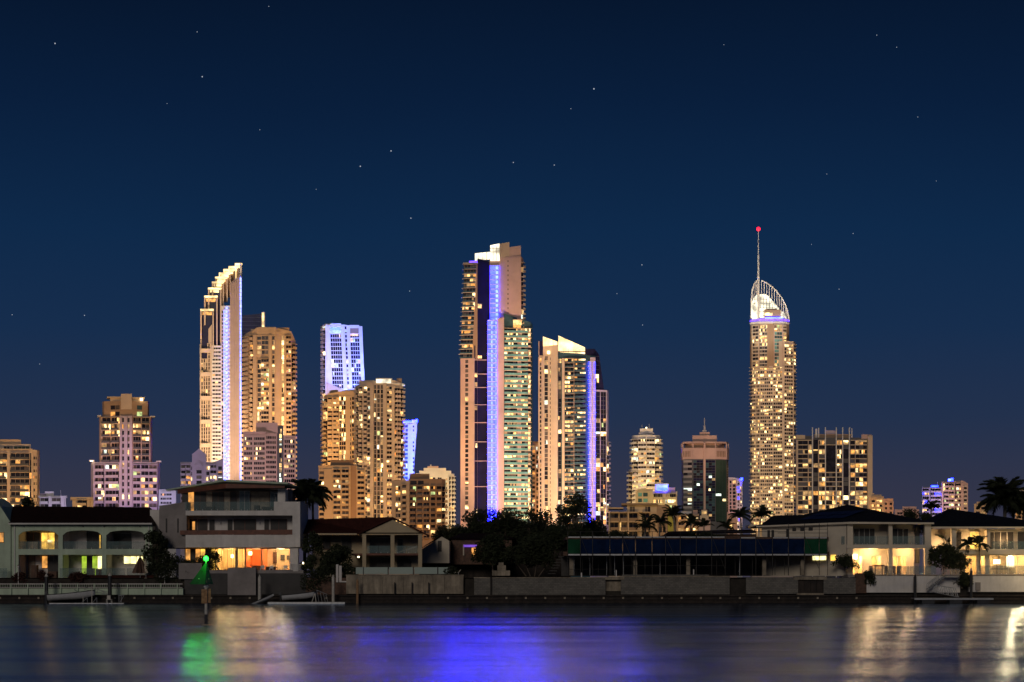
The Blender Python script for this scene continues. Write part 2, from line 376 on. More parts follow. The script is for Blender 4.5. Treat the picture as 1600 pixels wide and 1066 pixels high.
t.face((113, 0), (146, 0), 781, 797, 8, [('b', 121, 136, {'n': 2}), ('W', 137, 141)], wall='sand', p=.2, ind=True); t.done()
# ---- T2 stepped tower
t = Tw('stepped_apartment_tower', 'three tier stepped tower with violet central spine and lit balconies', 1000, 197, 4)
t.body([(142, 14), (146, 4), (188, -2), (207, -2), (246, 4), (250, 14), (246, 40), (146, 40)], 722, B, M['lav'])
t.body([(155, 14), (158, 5), (188, -1), (207, -1), (235, 5), (238, 14), (236, 36), (157, 36)], 650, 722, M['pink'])
t.body([(160, 14), (163, 6), (188, 0), (207, 0), (231, 6), (233, 14), (231, 34), (162, 34)], 626.5, 650, M['brown2'])
t.blk(189, 206, 615.5, 640, -1, 20, M['cream'], 'lift_core'); t.blk(167, 190, 619.5, 621.5, 2, 26, M['sand'], 'roof_slab'); t.blk(205, 226, 620.5, 622.5, 2, 26, M['sand'], 'roof_slab')
t.blk(172, 190, 621.5, 627, 5, 24, M['sand'], 'penthouse'); t.blk(206, 224, 622.5, 627, 5, 24, M['sand'], 'penthouse')
t.blk(219, 223, 623, 626, -1, 2, M['lamp'], 'lamp'); t.blk(141, 145.5, 719.5, 720.6, 0, 8, M['lamp'], 'lamp')
for x0, x1, y in ((152, 158, 649), (235, 242, 650), (139, 148, 719), (244, 252, 720)): t.blk(x0, x1, y, y+1.6, 0, 20, M['white'], 'roof_fin')
t.face((146, 4), (188, -2), 726, 800, 10, [('W', 146, 148), ('b', 148.5, 163, {'n': 3}), ('W', 163.4, 164.4), ('b', 165, 186, {'n': 4})], wall='lav', p=.24, ind=True, bal='lav', pal=BRIGHT, sec=0)
t.face((207, -2), (246, 4), 726, 800, 10, [('b', 208, 219, {'n': 2}), ('W', 219.4, 220.2), ('b', 220.6, 232, {'n': 2}), ('b', 233, 245, {'n': 2})], wall='lav', p=.24, ind=True, bal='lav', pal=BRIGHT, sec=0)
t.face((158, 5), (188, -1), 652, 722, 10, [('W', 158, 159.4), ('b', 160, 173, {'n': 2}), ('W', 173.3, 174.3), ('b', 174.6, 187, {'n': 3})], wall='sand', p=.42, ind=True, bal='dkgrey', pal=BRIGHT, sec=1)
t.face((207, -1), (235, 5), 652, 722, 10, [('b', 208, 220, {'n': 3}), ('W', 220.4, 221.2), ('b', 221.6, 233, {'n': 2})], wall='sand', p=.38, ind=True, bal='dkgrey', pal=BRIGHT, sec=1)
t.face((163, 6), (188, 0), 630, 650, 10, [('g', 173, 187, {'n': 2})], wall='brown2', p=.02, sec=2, ind=True)
t.face((207, 0), (231, 6), 630, 650, 10, [('g', 214, 222, {'n': 1, 'dk': ('gglass', 'tglass2')})], wall='brown2', p=.1, sec=2, ind=True, pal=[('w6', 1)])
t.face((188, -2), (207, -2), 650, 800, 10, [('W', 188, 191, {'m': 'lav', 'd': 1}), ('g', 191, 194.4, {'p': .25}), ('W', 194.4, 199.6, {'m': 'lav', 'd': 1}), ('g', 199.6, 203, {'p': .25}), ('W', 203, 207, {'m': 'lav', 'd': 1})], wall='lav', pal=BRIGHT, sec=3)
t.done()
t = Tw('low_apartment_building', 'small violet white building tucked right of the stepped tower', 850, 258, 5, cat='building')
t.body(rect(248, 275, 0, 15), 765, B, M['white']); t.face((248, 0), (275, 0), 768, 794, 6.5, [('g', 251, 259, {'n': 3}), ('g', 260, 268, {'n': 3})], wall='white', p=.05, sp=.5); t.done()
# ---- T3 sail-topped tower
t = Tw('sail_topped_tower', 'tall tower with golden stepped sail crown and blue white strips', 1330, 345, 6)
t.body([(313, 10), (331, 0), (331, 40), (313, 40)], [530, 507, 507, 530], B, M['cream'])
t.body(rect(331, 346, 0, 40), 540, B, M['white']); t.body(rect(346, 360, 0, 40), 478, B, M['white']); t.body([(359.5, -3), (374.5, -3), (374.5, 40), (359.5, 40)], [443, 431, 431, 443], B, M['rib'], 'ribbed_slab')
t.body(rect(374.5, 377.6, -1, 40), 412, B, M['white'], 'edge_pier')
steps = [(313, 334, 483, 560), (319, 340, 462, 546), (325, 346, 449, 540), (331, 350, 439, 478), (336, 356, 431, 470), (342, 361, 424, 462), (349, 368, 418, 452), (357, 374, 413, 440), (367, 378.4, 408, 436)]
for i, (x0, x1, yt, yb) in enumerate(steps):
    d = -2+i*2.6
    t.blk(x0, x1, yt, yt+2.2, d, d+9, M['flood'], 'crown_beam')  # beam and some posts emit in place of being floodlit
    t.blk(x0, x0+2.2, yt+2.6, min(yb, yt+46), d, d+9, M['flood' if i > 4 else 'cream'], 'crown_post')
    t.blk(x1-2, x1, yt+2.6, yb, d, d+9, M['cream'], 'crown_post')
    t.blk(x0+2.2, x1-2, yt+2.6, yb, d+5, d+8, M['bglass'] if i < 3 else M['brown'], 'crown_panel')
    if i > 1: t.blk(x0+3, x1-4, yt+3.6, yt+7, d+3.4, d+4.6, M['flood'], 'crown_uplight')  # glowing block added for the lit underside
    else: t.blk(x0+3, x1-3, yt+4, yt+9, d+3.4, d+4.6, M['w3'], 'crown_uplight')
t.face((331, 0), (346, 0), 540, 800, 5.95, [('g', 332, 345, {'n': 3, 'sp': .52})], wall='white', p=.06, pal=BRIGHT, sec=1)
t.face((313, 10), (331, 0), 536, 800, 5.95, [('W', 313, 315), ('g', 315, 317.4), ('W', 317.4, 318.6), ('g', 318.6, 321), ('W', 321, 322.2), ('g', 322.2, 324.6), ('W', 324.6, 325.8), ('g', 325.8, 328.4), ('W', 328.4, 331)], wall='cream', p=.16, pal=[('w5', 3), ('w1', 2)], sp=.16, sec=0, tick=-1)
for f in range(6): t.blk(314, 331, 545+f*37, 551+f*37, -1.5, 6, M['cream'], 'transfer_band')
t.face((346, 0), (353, 0), 484, 800, 5.95, [('g', 346.4, 349, {'sp': .3, 'p': .1}), ('L', 349.4, 352.6, {'e': 'ledq', 't': 'ledp', 'tw': .4})], sec=2)
t.face((353, 0), (359.5, 0), 478, 800, 5.95, [('L', 353.4, 359.3, {'e': None, 't': 'ledq', 'tw': .62, 'side': -1})], sec=3)
t.face((374.5, -3), (377.6, -3), 434, 800, 5.95, [('L', 374.8, 377.4, {'e': 'ledq', 't': 'ledq', 'tw': .8})], sec=4)
t.face((359.5, -3), (374.5, -3), 436, 800, 500, [('W', x, x+1.5, {'d': .9, 'm': 'rib', 'y': (446-(x-359.5)*.8, 903), 'n': 'rib'}) for x in (360, 362.6, 365.2, 367.8, 370.4, 372.8)], sec=5)
t.done()
t = Tw('pitched_roof_apartment_building', 'lavender building with small gables below the sail topped tower', 900, 315, 7, cat='building')
t.body(rect(282, 349, 3, 24), 722, B, M['lav']); t.body([(300, 0), (311, 0), (322, 0), (322, 20), (311, 20), (300, 20)], [710, 701, 710, 710, 701, 710], B, M['lav'])
t.body([(305, -3), (311, -3), (317, -3), (317, 0), (311, 0), (305, 0)], [728, 721, 728, 728, 721, 728], B, M['lav'], 'gable'); t.body([(330, 1), (349, 1), (349, 20), (330, 20)], [724, 716, 716, 724], B, M['lav'])
t.face((282, 3), (305, 3), 726, 800, 8.3, [('b', 283, 290), ('b', 291, 298), ('g', 299, 304)], wall='lav', p=.25, ind=True, sec=0)
t.face((317, 1), (349, 1), 726, 800, 8.3, [('g', 319, 327, {'n': 2}), ('b', 328.5, 338, {'n': 2}), ('W', 339, 341), ('g', 341, 347)], wall='lav', p=.3, ind=True, sec=1)
t.face((305, -3), (317, -3), 732, 800, 8.3, [('g', 307, 315)], wall='lav', p=.3, ind=True, sec=2)
t.done()
# ---- T4
t = Tw('dark_glass_tower', 'dark blue glass tower top with warm edge strip behind curved block', 1500, 396, 8)
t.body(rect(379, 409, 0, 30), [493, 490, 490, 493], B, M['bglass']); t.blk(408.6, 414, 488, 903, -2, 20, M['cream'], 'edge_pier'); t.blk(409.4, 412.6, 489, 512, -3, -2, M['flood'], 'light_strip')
t.face((379, 0), (409, 0), 496, 530, 6, [('G', 379, 408, {'n': 5, 'dk': ('bglass',)})], p=.05); t.done()
t = Tw('curved_apartment_tower', 'golden tan tower with curved balconies and yellow lit vertical slot', 1250, 421, 9)
t.body([(380, 12), (384, 4), (391, 0), (402, -2), (430, -2), (440, 2), (455, 6), (462, 14), (460, 45), (382, 45)], [524, 521, 519, 512, 512, 514, 517, 532, 530, 524], B, M['tan'])
t.blk(392, 402, 514, 520, 2, 20, M['sand']); t.blk(404, 431, 510.5, 516, 3, 20, M['sand']); t.blk(434, 452, 511, 518, 6, 24, M['brown2'])
t.face((380, 12), (391, 0), 526, 800, 7.4, [('b', 380, 385, {'bh': .5}), ('b', 385, 391, {'bh': .5})], wall='tan', p=.3, sec=0)
t.face((391, 0), (402, -2), 524, 800, 7.4, [('b', 391, 395.5, {'bh': .5}), ('W', 396, 402, {'d': 1.2})], wall='tan', p=.35, sec=0)
t.face((402, -2), (430, -2), 524, 800, 7.4, [('g', 402, 408, {'y': (524, 560)}), ('b', 408, 420, {'n': 3, 'p': .4, 'y': (560, 800), 'bh': .3}), ('g', 402.5, 407.5, {'y': (560, 900), 'sp': .2, 'p': .1}), ('g', 409, 419, {'n': 2, 'y': (524, 560), 'p': 0, 'sp': .2}), ('W', 420.4, 425, {'d': 1.2}), ('g', 425.4, 429, {'sp': .25, 'p': .3})], wall='tan', pal=BRIGHT, sec=1)
t.face((430, -2), (440, 2), 518, 800, 7.4, [('W', 430, 438, {'d': .6})], wall='tan', sec=2)
t.face((440, 2), (455, 6), 524, 800, 7.4, [('g', 440.2, 443.6, {'p': .95, 'sp': .1, 'pal': [('w1', 3), ('w2', 1), ('w5', 1)]}), ('W', 444, 446.6, {'d': 1}), ('b', 447, 454.6, {'n': 2, 'p': .2})], wall='tan', sec=3)
t.face((455, 6), (462, 14), 536, 800, 7.4, [('b', 455.4, 461.5, {'n': 1, 'p': .25})], wall='tan', sec=4, tick=1)
t.done()
t = Tw('banded_office_block', 'pale banded office block standing before the curved golden tower', 1000, 420, 10, cat='office block')
t.body([(380, 0), (415, 0), (433, 6), (433, 30), (380, 30)], 676, B, M['pink']); t.body(rect(433, 443, 10, 30), 664, B, M['dkgrey'], 'lift_recess'); t.body([(443, 6), (462, 12), (462, 30), (443, 30)], 680, B, M['pink'])
t.blk(400, 434, 660, 676, 6, 24, M['pink'], 'plant_room'); t.blk(380, 416, 674.6, 677, -1.5, 10, M['pink'], 'roof_slab')
t.face((380, 0), (415, 0), 680, 800, 7.7, [('g', 381.5, 394, {'n': 4}), ('W', 394, 397), ('g', 397, 413.5, {'n': 6})], wall='pink', p=.1, sp=.45, sec=0)
t.face((415, 0), (433, 6), 678, 800, 7.7, [('g', 416, 431, {'n': 6})], wall='pink', p=.02, sp=.45, sec=0)
t.face((443, 6), (462, 12), 684, 800, 7.7, [('g', 444.5, 460, {'n': 5})], wall='pink', p=.22, sp=.4, pal=BRIGHT, sec=1)
t.face((433, 10), (443, 10), 668, 800, 7.7, [('g', 436.6, 440, {'p': .85, 'sp': .2, 'm': 'dkgrey', 'pal': [('w4', 3), ('w1', 3)]})], sec=2)
t.done()
# ---- T5 blue white tower
t = Tw('white_framed_tower', 'tower with blue white floodlit frame and two window columns', 1300, 537, 11)
t.body([(508.5, 0), (566, 0), (566, 40), (504, 40), (504, 12)], [506, 510, 510, 506, 506], B, M['white'])
t.face((508.5, 0), (566, 0), 508, 625, 6.6, [('W', 508.5, 515.5, {'m': 'white', 'd': 1.6, 'y': (508, 640)}), ('g', 515.5, 532.5, {'n': 5, 'y': (521, 640), 'sp': .17, 'p': .06}), ('W', 532.5, 538.5, {'m': 'white', 'd': 1.6, 'y': (508, 640)}), ('g', 538.5, 541.5, {'p': .4, 'pal': [('w6', 2), ('w1', 2)]}), ('W', 541.5, 546.5, {'m': 'white', 'd': 1.6, 'y': (509, 640)}), ('g', 546.5, 560.5, {'n': 4, 'y': (521, 640), 'sp': .17, 'p': .12}), ('W', 560.5, 566, {'m': 'white', 'd': 1.6, 'y': (511, 640)})], wall='white', p=.12, pal=[('w6', 3), ('w1', 2), ('w4', 2)], shear=.045, darks=('dk', 'bglass', 'dk'), sec=0)
t.blk(515.5, 533, 506, 511, -3, 0, M['white'], 'frame_head'); t.blk(546, 561, 508.5, 513, -3, 0, M['white'], 'frame_head')
t.blk(516, 532.4, 516, 521.5, -.6, 0, M['ledw'], 'light_box'); t.blk(516, 532.4, 512, 516, -.6, 0, M['ledx'], 'light_box'); t.blk(547, 560.5, 513, 521, -.6, 0, M['brown'], 'plant_screen'); t.blk(547.4, 560, 521, 525, -.7, 0, M['w1'], 'light_box')
t.face((504, 12), (508.5, 0), 509, 800, 6.6, [('b', 504, 508.3, {'p': .15, 'bh': .5})], wall='sand', sec=1, tick=-1)
t.body([(510, -6), (546, -6), (546, 0), (510, 0)], [598, 614, 614, 598], B, M['tan'], 'lower_wall')
t.done()
t = Tw('apartment_tower', 'amber brown balconied tower below the white framed tower', 1230, 530, 12)
t.body([(506, 8), (512, 0), (530, -2), (549, 0), (558, 4), (558, 30), (506, 30)], [618, 616, 612, 611, 611, 611, 618], B, M['tan']); t.blk(515, 528, 609, 614, 4, 16, M['brown2']); t.blk(534, 556, 608, 612, 4, 16, M['sand'])
t.face((506, 8), (512, 0), 622, 800, 7, [('b', 506, 511.7)], wall='tan', p=.3, sec=0)
t.face((512, 0), (530, -2), 621, 800, 7, [('b', 512.3, 519, {'bh': .5}), ('W', 519, 521), ('b', 521, 529.6, {'n': 2, 'bh': .5})], wall='tan', p=.4, sec=0)
t.face((530, -2), (549, 0), 619, 800, 7, [('g', 530.6, 540, {'n': 3, 'sp': .2, 'p': .28}), ('W', 540.5, 547, {'d': .6}), ('g', 547.2, 548.6)], wall='tan', p=.15, sec=0, pal=BRIGHT)
t.face((549, 0), (558, 4), 618, 800, 7, [('g', 550, 553), ('b', 554, 558)], wall='tan', p=.25, sec=0)
t.done()
# ---- T6
t = Tw('finned_apartment_tower', 'tall cream tower with vertical fins and white disc roof', 1150, 594, 13)
t.body([(556, 10), (561, 3), (568, 0), (584, -2), (604, -2), (616, 0), (625, 4), (630, 12), (630, 44), (558, 44)], [602, 600, 598, 596, 594, 594, 597, 599, 599, 602], B, M['cream'])
t.blk(561, 585, 594, 603, 4, 24, M['sand']); t.blk(620, 628, 590, 600, 10, 20, M['brown2']); t.blk(587, 613, 591.5, 593, -4, 20, M['white'], 'roof_slab'); t.blk(588, 611, 593, 599, -3.2, 4, M['floodw'], 'light_box')
mbd = t.mb('disc', 'disc_roof'); c0 = t.w((612, 18)); r0 = 21*t.s
mbd.prism([(c0[0]+r0*cos(a*pi/8), c0[1]+r0*sin(a*pi/8)) for a in range(16)], t.z(600.5), t.z(598.6), M['white'])
t.blk(628, 632.6, 600.6, 601.6, 8, 14, M['floodw'], 'light_strip')
t.face((556, 10), (561, 3), 606, 815, 7.2, [('b', 556.2, 561, {'bh': .5})], wall='cream', p=.25, sec=0)
t.face((561, 3), (568, 0), 604, 815, 7.2, [('b', 561.2, 566.5, {'bh': .5}), ('W', 566.5, 568)], wall='cream', p=.25, sec=0)
t.face((568, 0), (584, -2), 604, 815, 7.2, [('b', 568.4, 573.6, {'n': 1, 'bh': .4}), ('g', 574, 578), ('W', 579, 584, {'d': 1.3, 'y': (600, 903)})], wall='cream', p=.25, sec=0, pal=BRIGHT)
t.face((584, -2), (604, -2), 601, 815, 7.2, [('g', 584.6, 588, {'sp': .12}), ('W', 588.2, 589.2, {'d': 1.1}), ('g', 589.6, 593.4, {'sp': .14}), ('W', 593.6, 594.6, {'d': 1.1}), ('g', 595, 598.4, {'sp': .14}), ('W', 599, 604, {'d': 1.5, 'y': (599, 903)})], wall='cream', p=.16, sec=0, pal=BRIGHT, darks=('dk', 'dkgrey', 'dk2'))
t.face((604, -2), (616, 0), 604, 815, 7.2, [('b', 604.4, 612, {'n': 2, 'bh': .35, 'p': .25}), ('W', 612.4, 616, {'d': 1.2})], wall='cream', sec=0, pal=BRIGHT)
t.face((616, 0), (625, 4), 606, 815, 7.2, [('b', 616.6, 620.5, {'bh': .4}), ('b', 621, 625, {'bh': .4})], wall='cream', p=.16, sec=0)
t.face((625, 4), (630, 12), 606, 815, 7.2, [('b', 625.2, 630, {'bh': .4})], wall='cream', p=.2, sec=0, tick=1)
t.done()
# ---- T7 blue flared slim tower
t = Tw('flared_tower', 'slim blue white tower with flaring right edge and blue roof glow', 1250, 640, 14)
t.body([(622, 0), (644, 0), (644, 20), (622, 20)], 660, B, M['white'])
t.screen([(643, 903), (643.6, 656), (652, 656), (651, 672), (647, 720), (646, 903)], -1, 18, M['white'], 'flared_edge')
t.face((622, 0), (644, 0), 662, 800, 6.2, [('W', 622, 629), ('g', 629, 637, {'n': 3}), ('W', 637.4, 644)], wall='white', p=.08, darks=('tglass2', 'bglass'), pal=[('ledp', 2), ('w4', 1)])
t.blk(628, 644, 657.5, 660, -2, 12, M['ledx'], 'led_roof_edge'); t.blk(650, 652.6, 655, 660, -2, 3, M['ledb'], 'led_roof_edge')
t.face((643, -1), (652, -1), 662, 800, 6.2, [('g', 645, 647, {'sp': .5})], wall='white', p=.4, pal=[('ledw', 1)], sec=1)
t.done()
# ---- T8
t = Tw('midrise_apartment_block', 'orange cream midrise with brown centre wall behind the palms', 800, 535, 15, cat='apartment block')
t.body(rect(498, 548, 0, 30), 729, B, M['sand']); t.body(rect(547, 557, 3, 30), 727, B, M['brown2'], 'centre_wall'); t.body(rect(557, 571, 1, 30), 731, B, M['sand']); t.blk(516, 552, 718.5, 729, 6, 24, M['brown'], 'plant_room'); t.blk(497, 548, 727.6, 729.6, -1, 12, M['sand'], 'parapet')
t.face((498, 0), (548, 0), 733, 815, 8.1, [('g', 499, 506), ('W', 506.5, 519), ('b', 521, 532, {'n': 2, 'p': .55, 'bh': .3}), ('W', 532.4, 534), ('b', 534.4, 545, {'n': 2, 'bh': .3})], wall='sand', p=.15, ind=True, sp=.45, pal=BRIGHT, sec=0)
t.face((557, 1), (571, 1), 735, 815, 8.1, [('b', 558.5, 569, {'n': 2, 'bh': .35})], wall='sand', p=.22, ind=True, sec=1)
t.done()
# ---- T10 then T9
t = Tw('white_apartment_tower', 'bright white apartment tower with stepped roof behind brown block', 1000, 682, 16)
t.body([(650, 0), (700, 0), (710, 6), (710, 34), (650, 34)], 740, B, M['white']); t.blk(655, 705, 735.5, 741, 2, 28, M['white']); t.blk(662, 697, 731, 736, 5, 24, M['white']); t.blk(668, 685, 728, 731, 7, 18, M['pink']); t.blk(672, 674, 725.5, 728, 7, 9, M['steel'])
t.face((650, 0), (700, 0), 744, 830, 6.8, [('W', 653, 660), ('g', 661, 668, {'n': 2}), ('g', 672, 680, {'n': 2}), ('g', 684, 690, {'n': 2}), ('g', 696.5, 698.6, {'sp': .5})], wall='white', p=.12)
t.face((700, 0), (710, 6), 744, 830, 6.8, [('b', 701.5, 704.5, {'bh': .3}), ('b', 705.5, 709.5, {'bh': .3})], wall='white', p=.15, tick=1)
t.done()
t = Tw('brown_apartment_block', 'dark brown apartment block with scattered lit windows beyond gabled house', 780, 655, 17, cat='apartment block')
t.body(rect(612, 640, 0, 30), 751, B, M['sand']); t.body([(639, 2), (672, -2), (690, 0), (696, 6), (696, 34), (639, 34)], 748.5, B, M['brown2']); t.blk(640, 671, 740, 749, 6, 22, M['brown'], 'plant_room')
t.blk(641, 651, 751.5, 757, 0, 1.2, M['dk'], 'louvre'); t.blk(653, 662, 751.5, 757, -1.5, 0, M['dk'], 'louvre')
t.face((612, 0), (640, 0), 757, 842, 8.6, [('W', 612, 618), ('g', 618.5, 625.5, {'n': 2}), ('W', 626, 628), ('b', 628.5, 634.5), ('W', 635, 640)], wall='sand', p=.35, ind=True, pal=[('w1', 4), ('w3', 3), ('w2', 2)], sec=0)
t.face((639, 2), (672, -2), 759, 842, 8.6, [('b', 640.5, 650, {'n': 2}), ('W', 650.4, 651.6), ('b', 652, 660, {'n': 1}), ('W', 660.4, 661.6), ('b', 662, 671, {'n': 2})], wall='brown2', p=.2, ind=True, pal=[('w1', 3), ('w3', 3), ('w2', 3), ('w6', 1)], sec=1, bal='brown')
t.face((672, -2), (690, 0), 759, 842, 8.6, [('b', 673, 680), ('W', 680.4, 682), ('b', 682.4, 689.5)], wall='brown2', p=.3, ind=True, pal=[('w1', 3), ('w3', 3), ('w2', 3), ('w6', 2)], sec=1, bal='brown')
t.face((690, 0), (696, 6), 759, 842, 8.6, [('b', 690.5, 695.5)], wall='brown2', p=.3, ind=True, sec=1)
t.done()
# ---- T11 twin tower with blue LED column
t = Tw('blue_lit_twin_tower', 'tallest central tower, blue LED column between balconies and teal glass', 1134, 775, 18)
t.body([(725, 4), (746, 0), (746, 30), (725, 30)], 411, 562, M['brown2']); t.body([(719.5, 4), (741.5, 0), (741.5, 30), (719.5, 30)], 560, B, M['pink'])
t.body([(746, 0), (766, 8), (766, 36), (746, 36)], [404, 407, 407, 404], B, M['bglass'], 'glass_wall'); t.body([(741, 0), (761.5, 7), (761.5, 36), (741, 36)], 540, B, M['bglass'], 'glass_wall')
t.body([(765, 6), (781, 4), (814, 0), (818, 8), (818, 40), (765, 40)], [400, 400, 400, 404, 404, 400], B, M['pink'])
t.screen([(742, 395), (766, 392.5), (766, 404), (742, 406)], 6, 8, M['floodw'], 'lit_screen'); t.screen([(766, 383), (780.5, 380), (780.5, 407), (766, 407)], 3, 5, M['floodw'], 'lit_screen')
t.screen([(780.5, 380.4), (796, 377.6), (796, 401), (780.5, 403)], 3, 7, M['sand'], 'crown_wall'); t.screen([(796, 386), (814, 383.5), (814, 401), (796, 401)], 2, 6, M['pink'], 'crown_wall')
for x in (748, 754, 760, 770, 775.5): t.blk(x, x+.7, 384 if x > 766 else 394, 406, 2.6, 6, M['tan'], 'mullion')
for y in (387, 393): t.blk(766, 780.5, y, y+.8, 2.6, 4, M['tan'], 'mullion')
t.blk(733, 747, 407.5, 410.8, 1, 8, M['ledv'], 'light_box'); t.blk(724, 747, 410.6, 412.4, -1, 20, M['cream'], 'roof_slab')
t.face((725, 4), (746, 0), 413, 560, 7.35, [('b', 726, 745, {'n': 4, 'bh': .3, 'p': .38})], wall='cream', shear=-.05, bal='tglass2', pal=[('w1', 4), ('w3', 4), ('w2', 2), ('w5', 3)], sec=0, tick=-1)
t.face((719.5, 4), (741.5, 0), 560, 815, 7.35, [('W', 720, 727, {'d': .8}), ('g', 727, 732, {'p': .14, 'sp': .3, 'pal': BRIGHT}), ('W', 732, 741.5, {'d': .8})], wall='pink', sec=1, tick=-1)
t.face((746, 0), (766, 8), 408, 560, 7.35, [('G', 746.5, 765.5, {'n': 3, 'm': 'bglass'})], p=.03, darks=('bglass',), sec=2, pal=BRIGHT)
t.face((741, 0), (761.5, 7), 560, 815, 7.35, [('G', 741.6, 745.6, {'m': 'bglass'}), ('W', 745.8, 747, {'m': 'pink', 'd': .5}), ('G', 747.2, 761, {'n': 2, 'm': 'bglass', 'p': .07})], p=.05, darks=('bglass',), sec=3, pal=BRIGHT)
for y in (562, 584, 605, 632, 660, 690, 720, 760): t.blk(741.5, 761.5, y, y+1, -.6, 2, M['pink'], 'string_course')
t.face((765, 6), (781, 4), 414, 500, 7.35, [('L', 766, 779.6, {'e': 'ledp', 't': 'ledw', 'tw': .34})], sec=4)
t.body([(761.5, -2), (776.5, -2), (776.5, 6), (761.5, 6)], 500, B, M['lav'], 'led_shaft'); t.body([(776.5, -4), (787.5, -4), (787.5, 6), (776.5, 6)], 497.5, B, M['pink'], 'pier')
t.face((761.5, -2), (776.5, -2), 501, 815, 7.35, [('L', 762, 770, {'e': 'ledp', 't': 'ledw', 'tw': .3}), ('L', 770.2, 776.2, {'e': 'ledp', 't': 'ledw', 'tw': .3})], sec=5)
t.face((781, 4), (814, 0), 402, 500, 7.35, [('W', 781.5, 793, {'d': .3, 'y': (402, 903)}), ('g', 793, 794.6, {'sp': .6, 'p': 0}), ('W', 794.6, 813.6, {'d': .3, 'y': (402, 903)})], wall='pink', sec=6)
t.face((814, 0), (818, 8), 410, 520, 7.35, [('b', 814.2, 818, {'p': .2})], wall='sand', sec=7, pal=BRIGHT)
t.body([(787, -2), (829, 2), (832, 10), (832, 36), (787, 36)], [490, 503, 505, 505, 490], B, M['tglass2'], 'glass_wall')
t.face((787, -2), (829, 2), 513, 815, 7.35, [('b', 788, 802, {'n': 3, 'bh': .46, 'd': 1.2, 'p': .22, 'm': 'sand'}), ('b', 802, 815, {'n': 3, 'bh': .46, 'd': 1.2, 'p': .2, 'm': 'sand'}), ('b', 815, 824.6, {'n': 2, 'bh': .46, 'd': 1.2, 'p': .2, 'm': 'sand'}), ('b', 825, 828.8, {'d': 1.2, 'm': 'sand', 'bal': 'sand', 'p': .4})], bal='tglass', wall='sand', pal=[('w1', 4), ('w2', 4), ('w5', 2)], sec=8, tick=1)
t.blk(802, 815, 501, 508, -5, -1, M['w1'], 'light_box'); t.blk(801, 816, 500, 501.4, -6, 4, M['sand'], 'roof_slab'); t.blk(802, 814, 508, 512, -4, 0, M['w3'], 'light_box')
t.done()
t = Tw('apartment_tower', 'thin pinkish tower glimpsed between the two blue lit towers', 1350, 838, 19)
t.body(rect(826, 848, 0, 20), 692, B, M['pink']); t.blk(826, 848, 690, 692.5, -1, 20, M['brown2'], 'roof_slab')
t.face((826, 0), (848, 0), 696, 830, 7, [('b', 830, 836, {'n': 1}), ('g', 838, 842)], wall='pink', p=.35, pal=BRIGHT); t.done()
# ---- T12
t = Tw('slant_roofed_tower', 'tower with glowing slanted roof screens and violet blue strip', 1130, 896, 20)
t.body([(842, 8), (849, 2), (849, 40), (842, 40)], 555, B, M['sand']); t.body([(848.5, 2), (872, -2), (872, 40), (848.5, 40)], [541, 539, 539, 541], B, M['sand'])
t.body([(872, 2), (930, 2), (930, 40), (872, 40)], [550, 556, 556, 550], B, M['tglass2'], 'glass_wall'); t.body([(929, 3), (936, 8), (936, 40), (929, 40)], [545, 553, 553, 545], B, M['bglass'], 'glass_wall')
t.screen([(936, 903), (936, 553), (943.5, 607), (943.5, 903)], 6, 36, M['bglass'], 'glass_wall')
t.body([(930.5, 1), (948, 5), (951, 12), (951, 34), (930.5, 34)], 609, B, M['lav'])
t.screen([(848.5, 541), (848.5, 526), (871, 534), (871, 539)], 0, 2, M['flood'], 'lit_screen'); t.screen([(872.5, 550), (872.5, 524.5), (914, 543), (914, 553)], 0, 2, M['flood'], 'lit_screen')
for x in (856, 864, 880, 888, 896, 905): t.blk(x, x+.5, 546 if x > 872 else 534, 552 if x > 872 else 541, -.6, 1, M['tan'], 'mullion')
t.blk(842, 848, 533, 555, 2, 8, M['bglass'], 'glass_box'); t.blk(841.6, 842.6, 533, 555, 1, 3, M['sand'], 'frame_post'); t.blk(914, 930, 545, 556, 3, 20, M['bglass'], 'glass_box'); t.blk(872, 914, 549, 550.2, -2, 3, M['dkgrey'], 'railing')
t.face((842, 8), (849, 2), 557, 820, 6.9, [('W', 842, 843.6), ('g', 843.6, 846.8, {'p': .03}), ('W', 846.8, 849)], wall='sand', sec=0, tick=-1)
t.face((848.5, 2), (872, -2), 556, 820, 6.9, [('W', 848.6, 851, {'d': 1.2}), ('g', 851, 856, {'p': .2, 'sp': .12, 'pal': BRIGHT}), ('W', 857, 859.4, {'d': .7}), ('g', 859.4, 860.6, {'p': .1, 'sp': .4}), ('W', 860.6, 864, {'d': .7}), ('W', 864.4, 872, {'d': 1.9, 'y': (541, 903)})], wall='sand', sec=0)
t.blk(855.4, 858.4, 549, 553, -2.5, -1, M['lamp'], 'lamp')
t.face((872, 2), (930, 2), 560, 820, 6.9, [('g', 872.4, 877, {'p': .16, 'sp': .12, 'm': 'dkgrey', 'pal': BRIGHT}), ('W', 878, 882, {'d': 1.4}), ('b', 882.5, 896, {'n': 3, 'p': .36, 'bh': .3, 'bal': 'tglass2', 'm': 'brown2'}), ('W', 896.3, 897.3, {'m': 'brown2'}), ('b', 897.6, 915, {'n': 4, 'p': .3, 'bh': .48, 'bal': 'tglass2', 'm': 'dkgrey'})], wall='sand', sec=1, pal=[('w1', 4), ('w2', 3), ('w3', 2), ('w5', 2)])
t.body([(922, -3), (930.5, -3), (930.5, 3), (922, 3)], 559, B, M['lav'], 'pier')
t.face((915, 0), (930, 0), 565, 820, 6.9, [('L', 918.6, 922.6, {'e': None, 't': 'ledp', 'tw': .7}), ('L', 924, 930.2, {'e': 'ledv', 't': 'ledp', 'tw': .2})], sec=2)
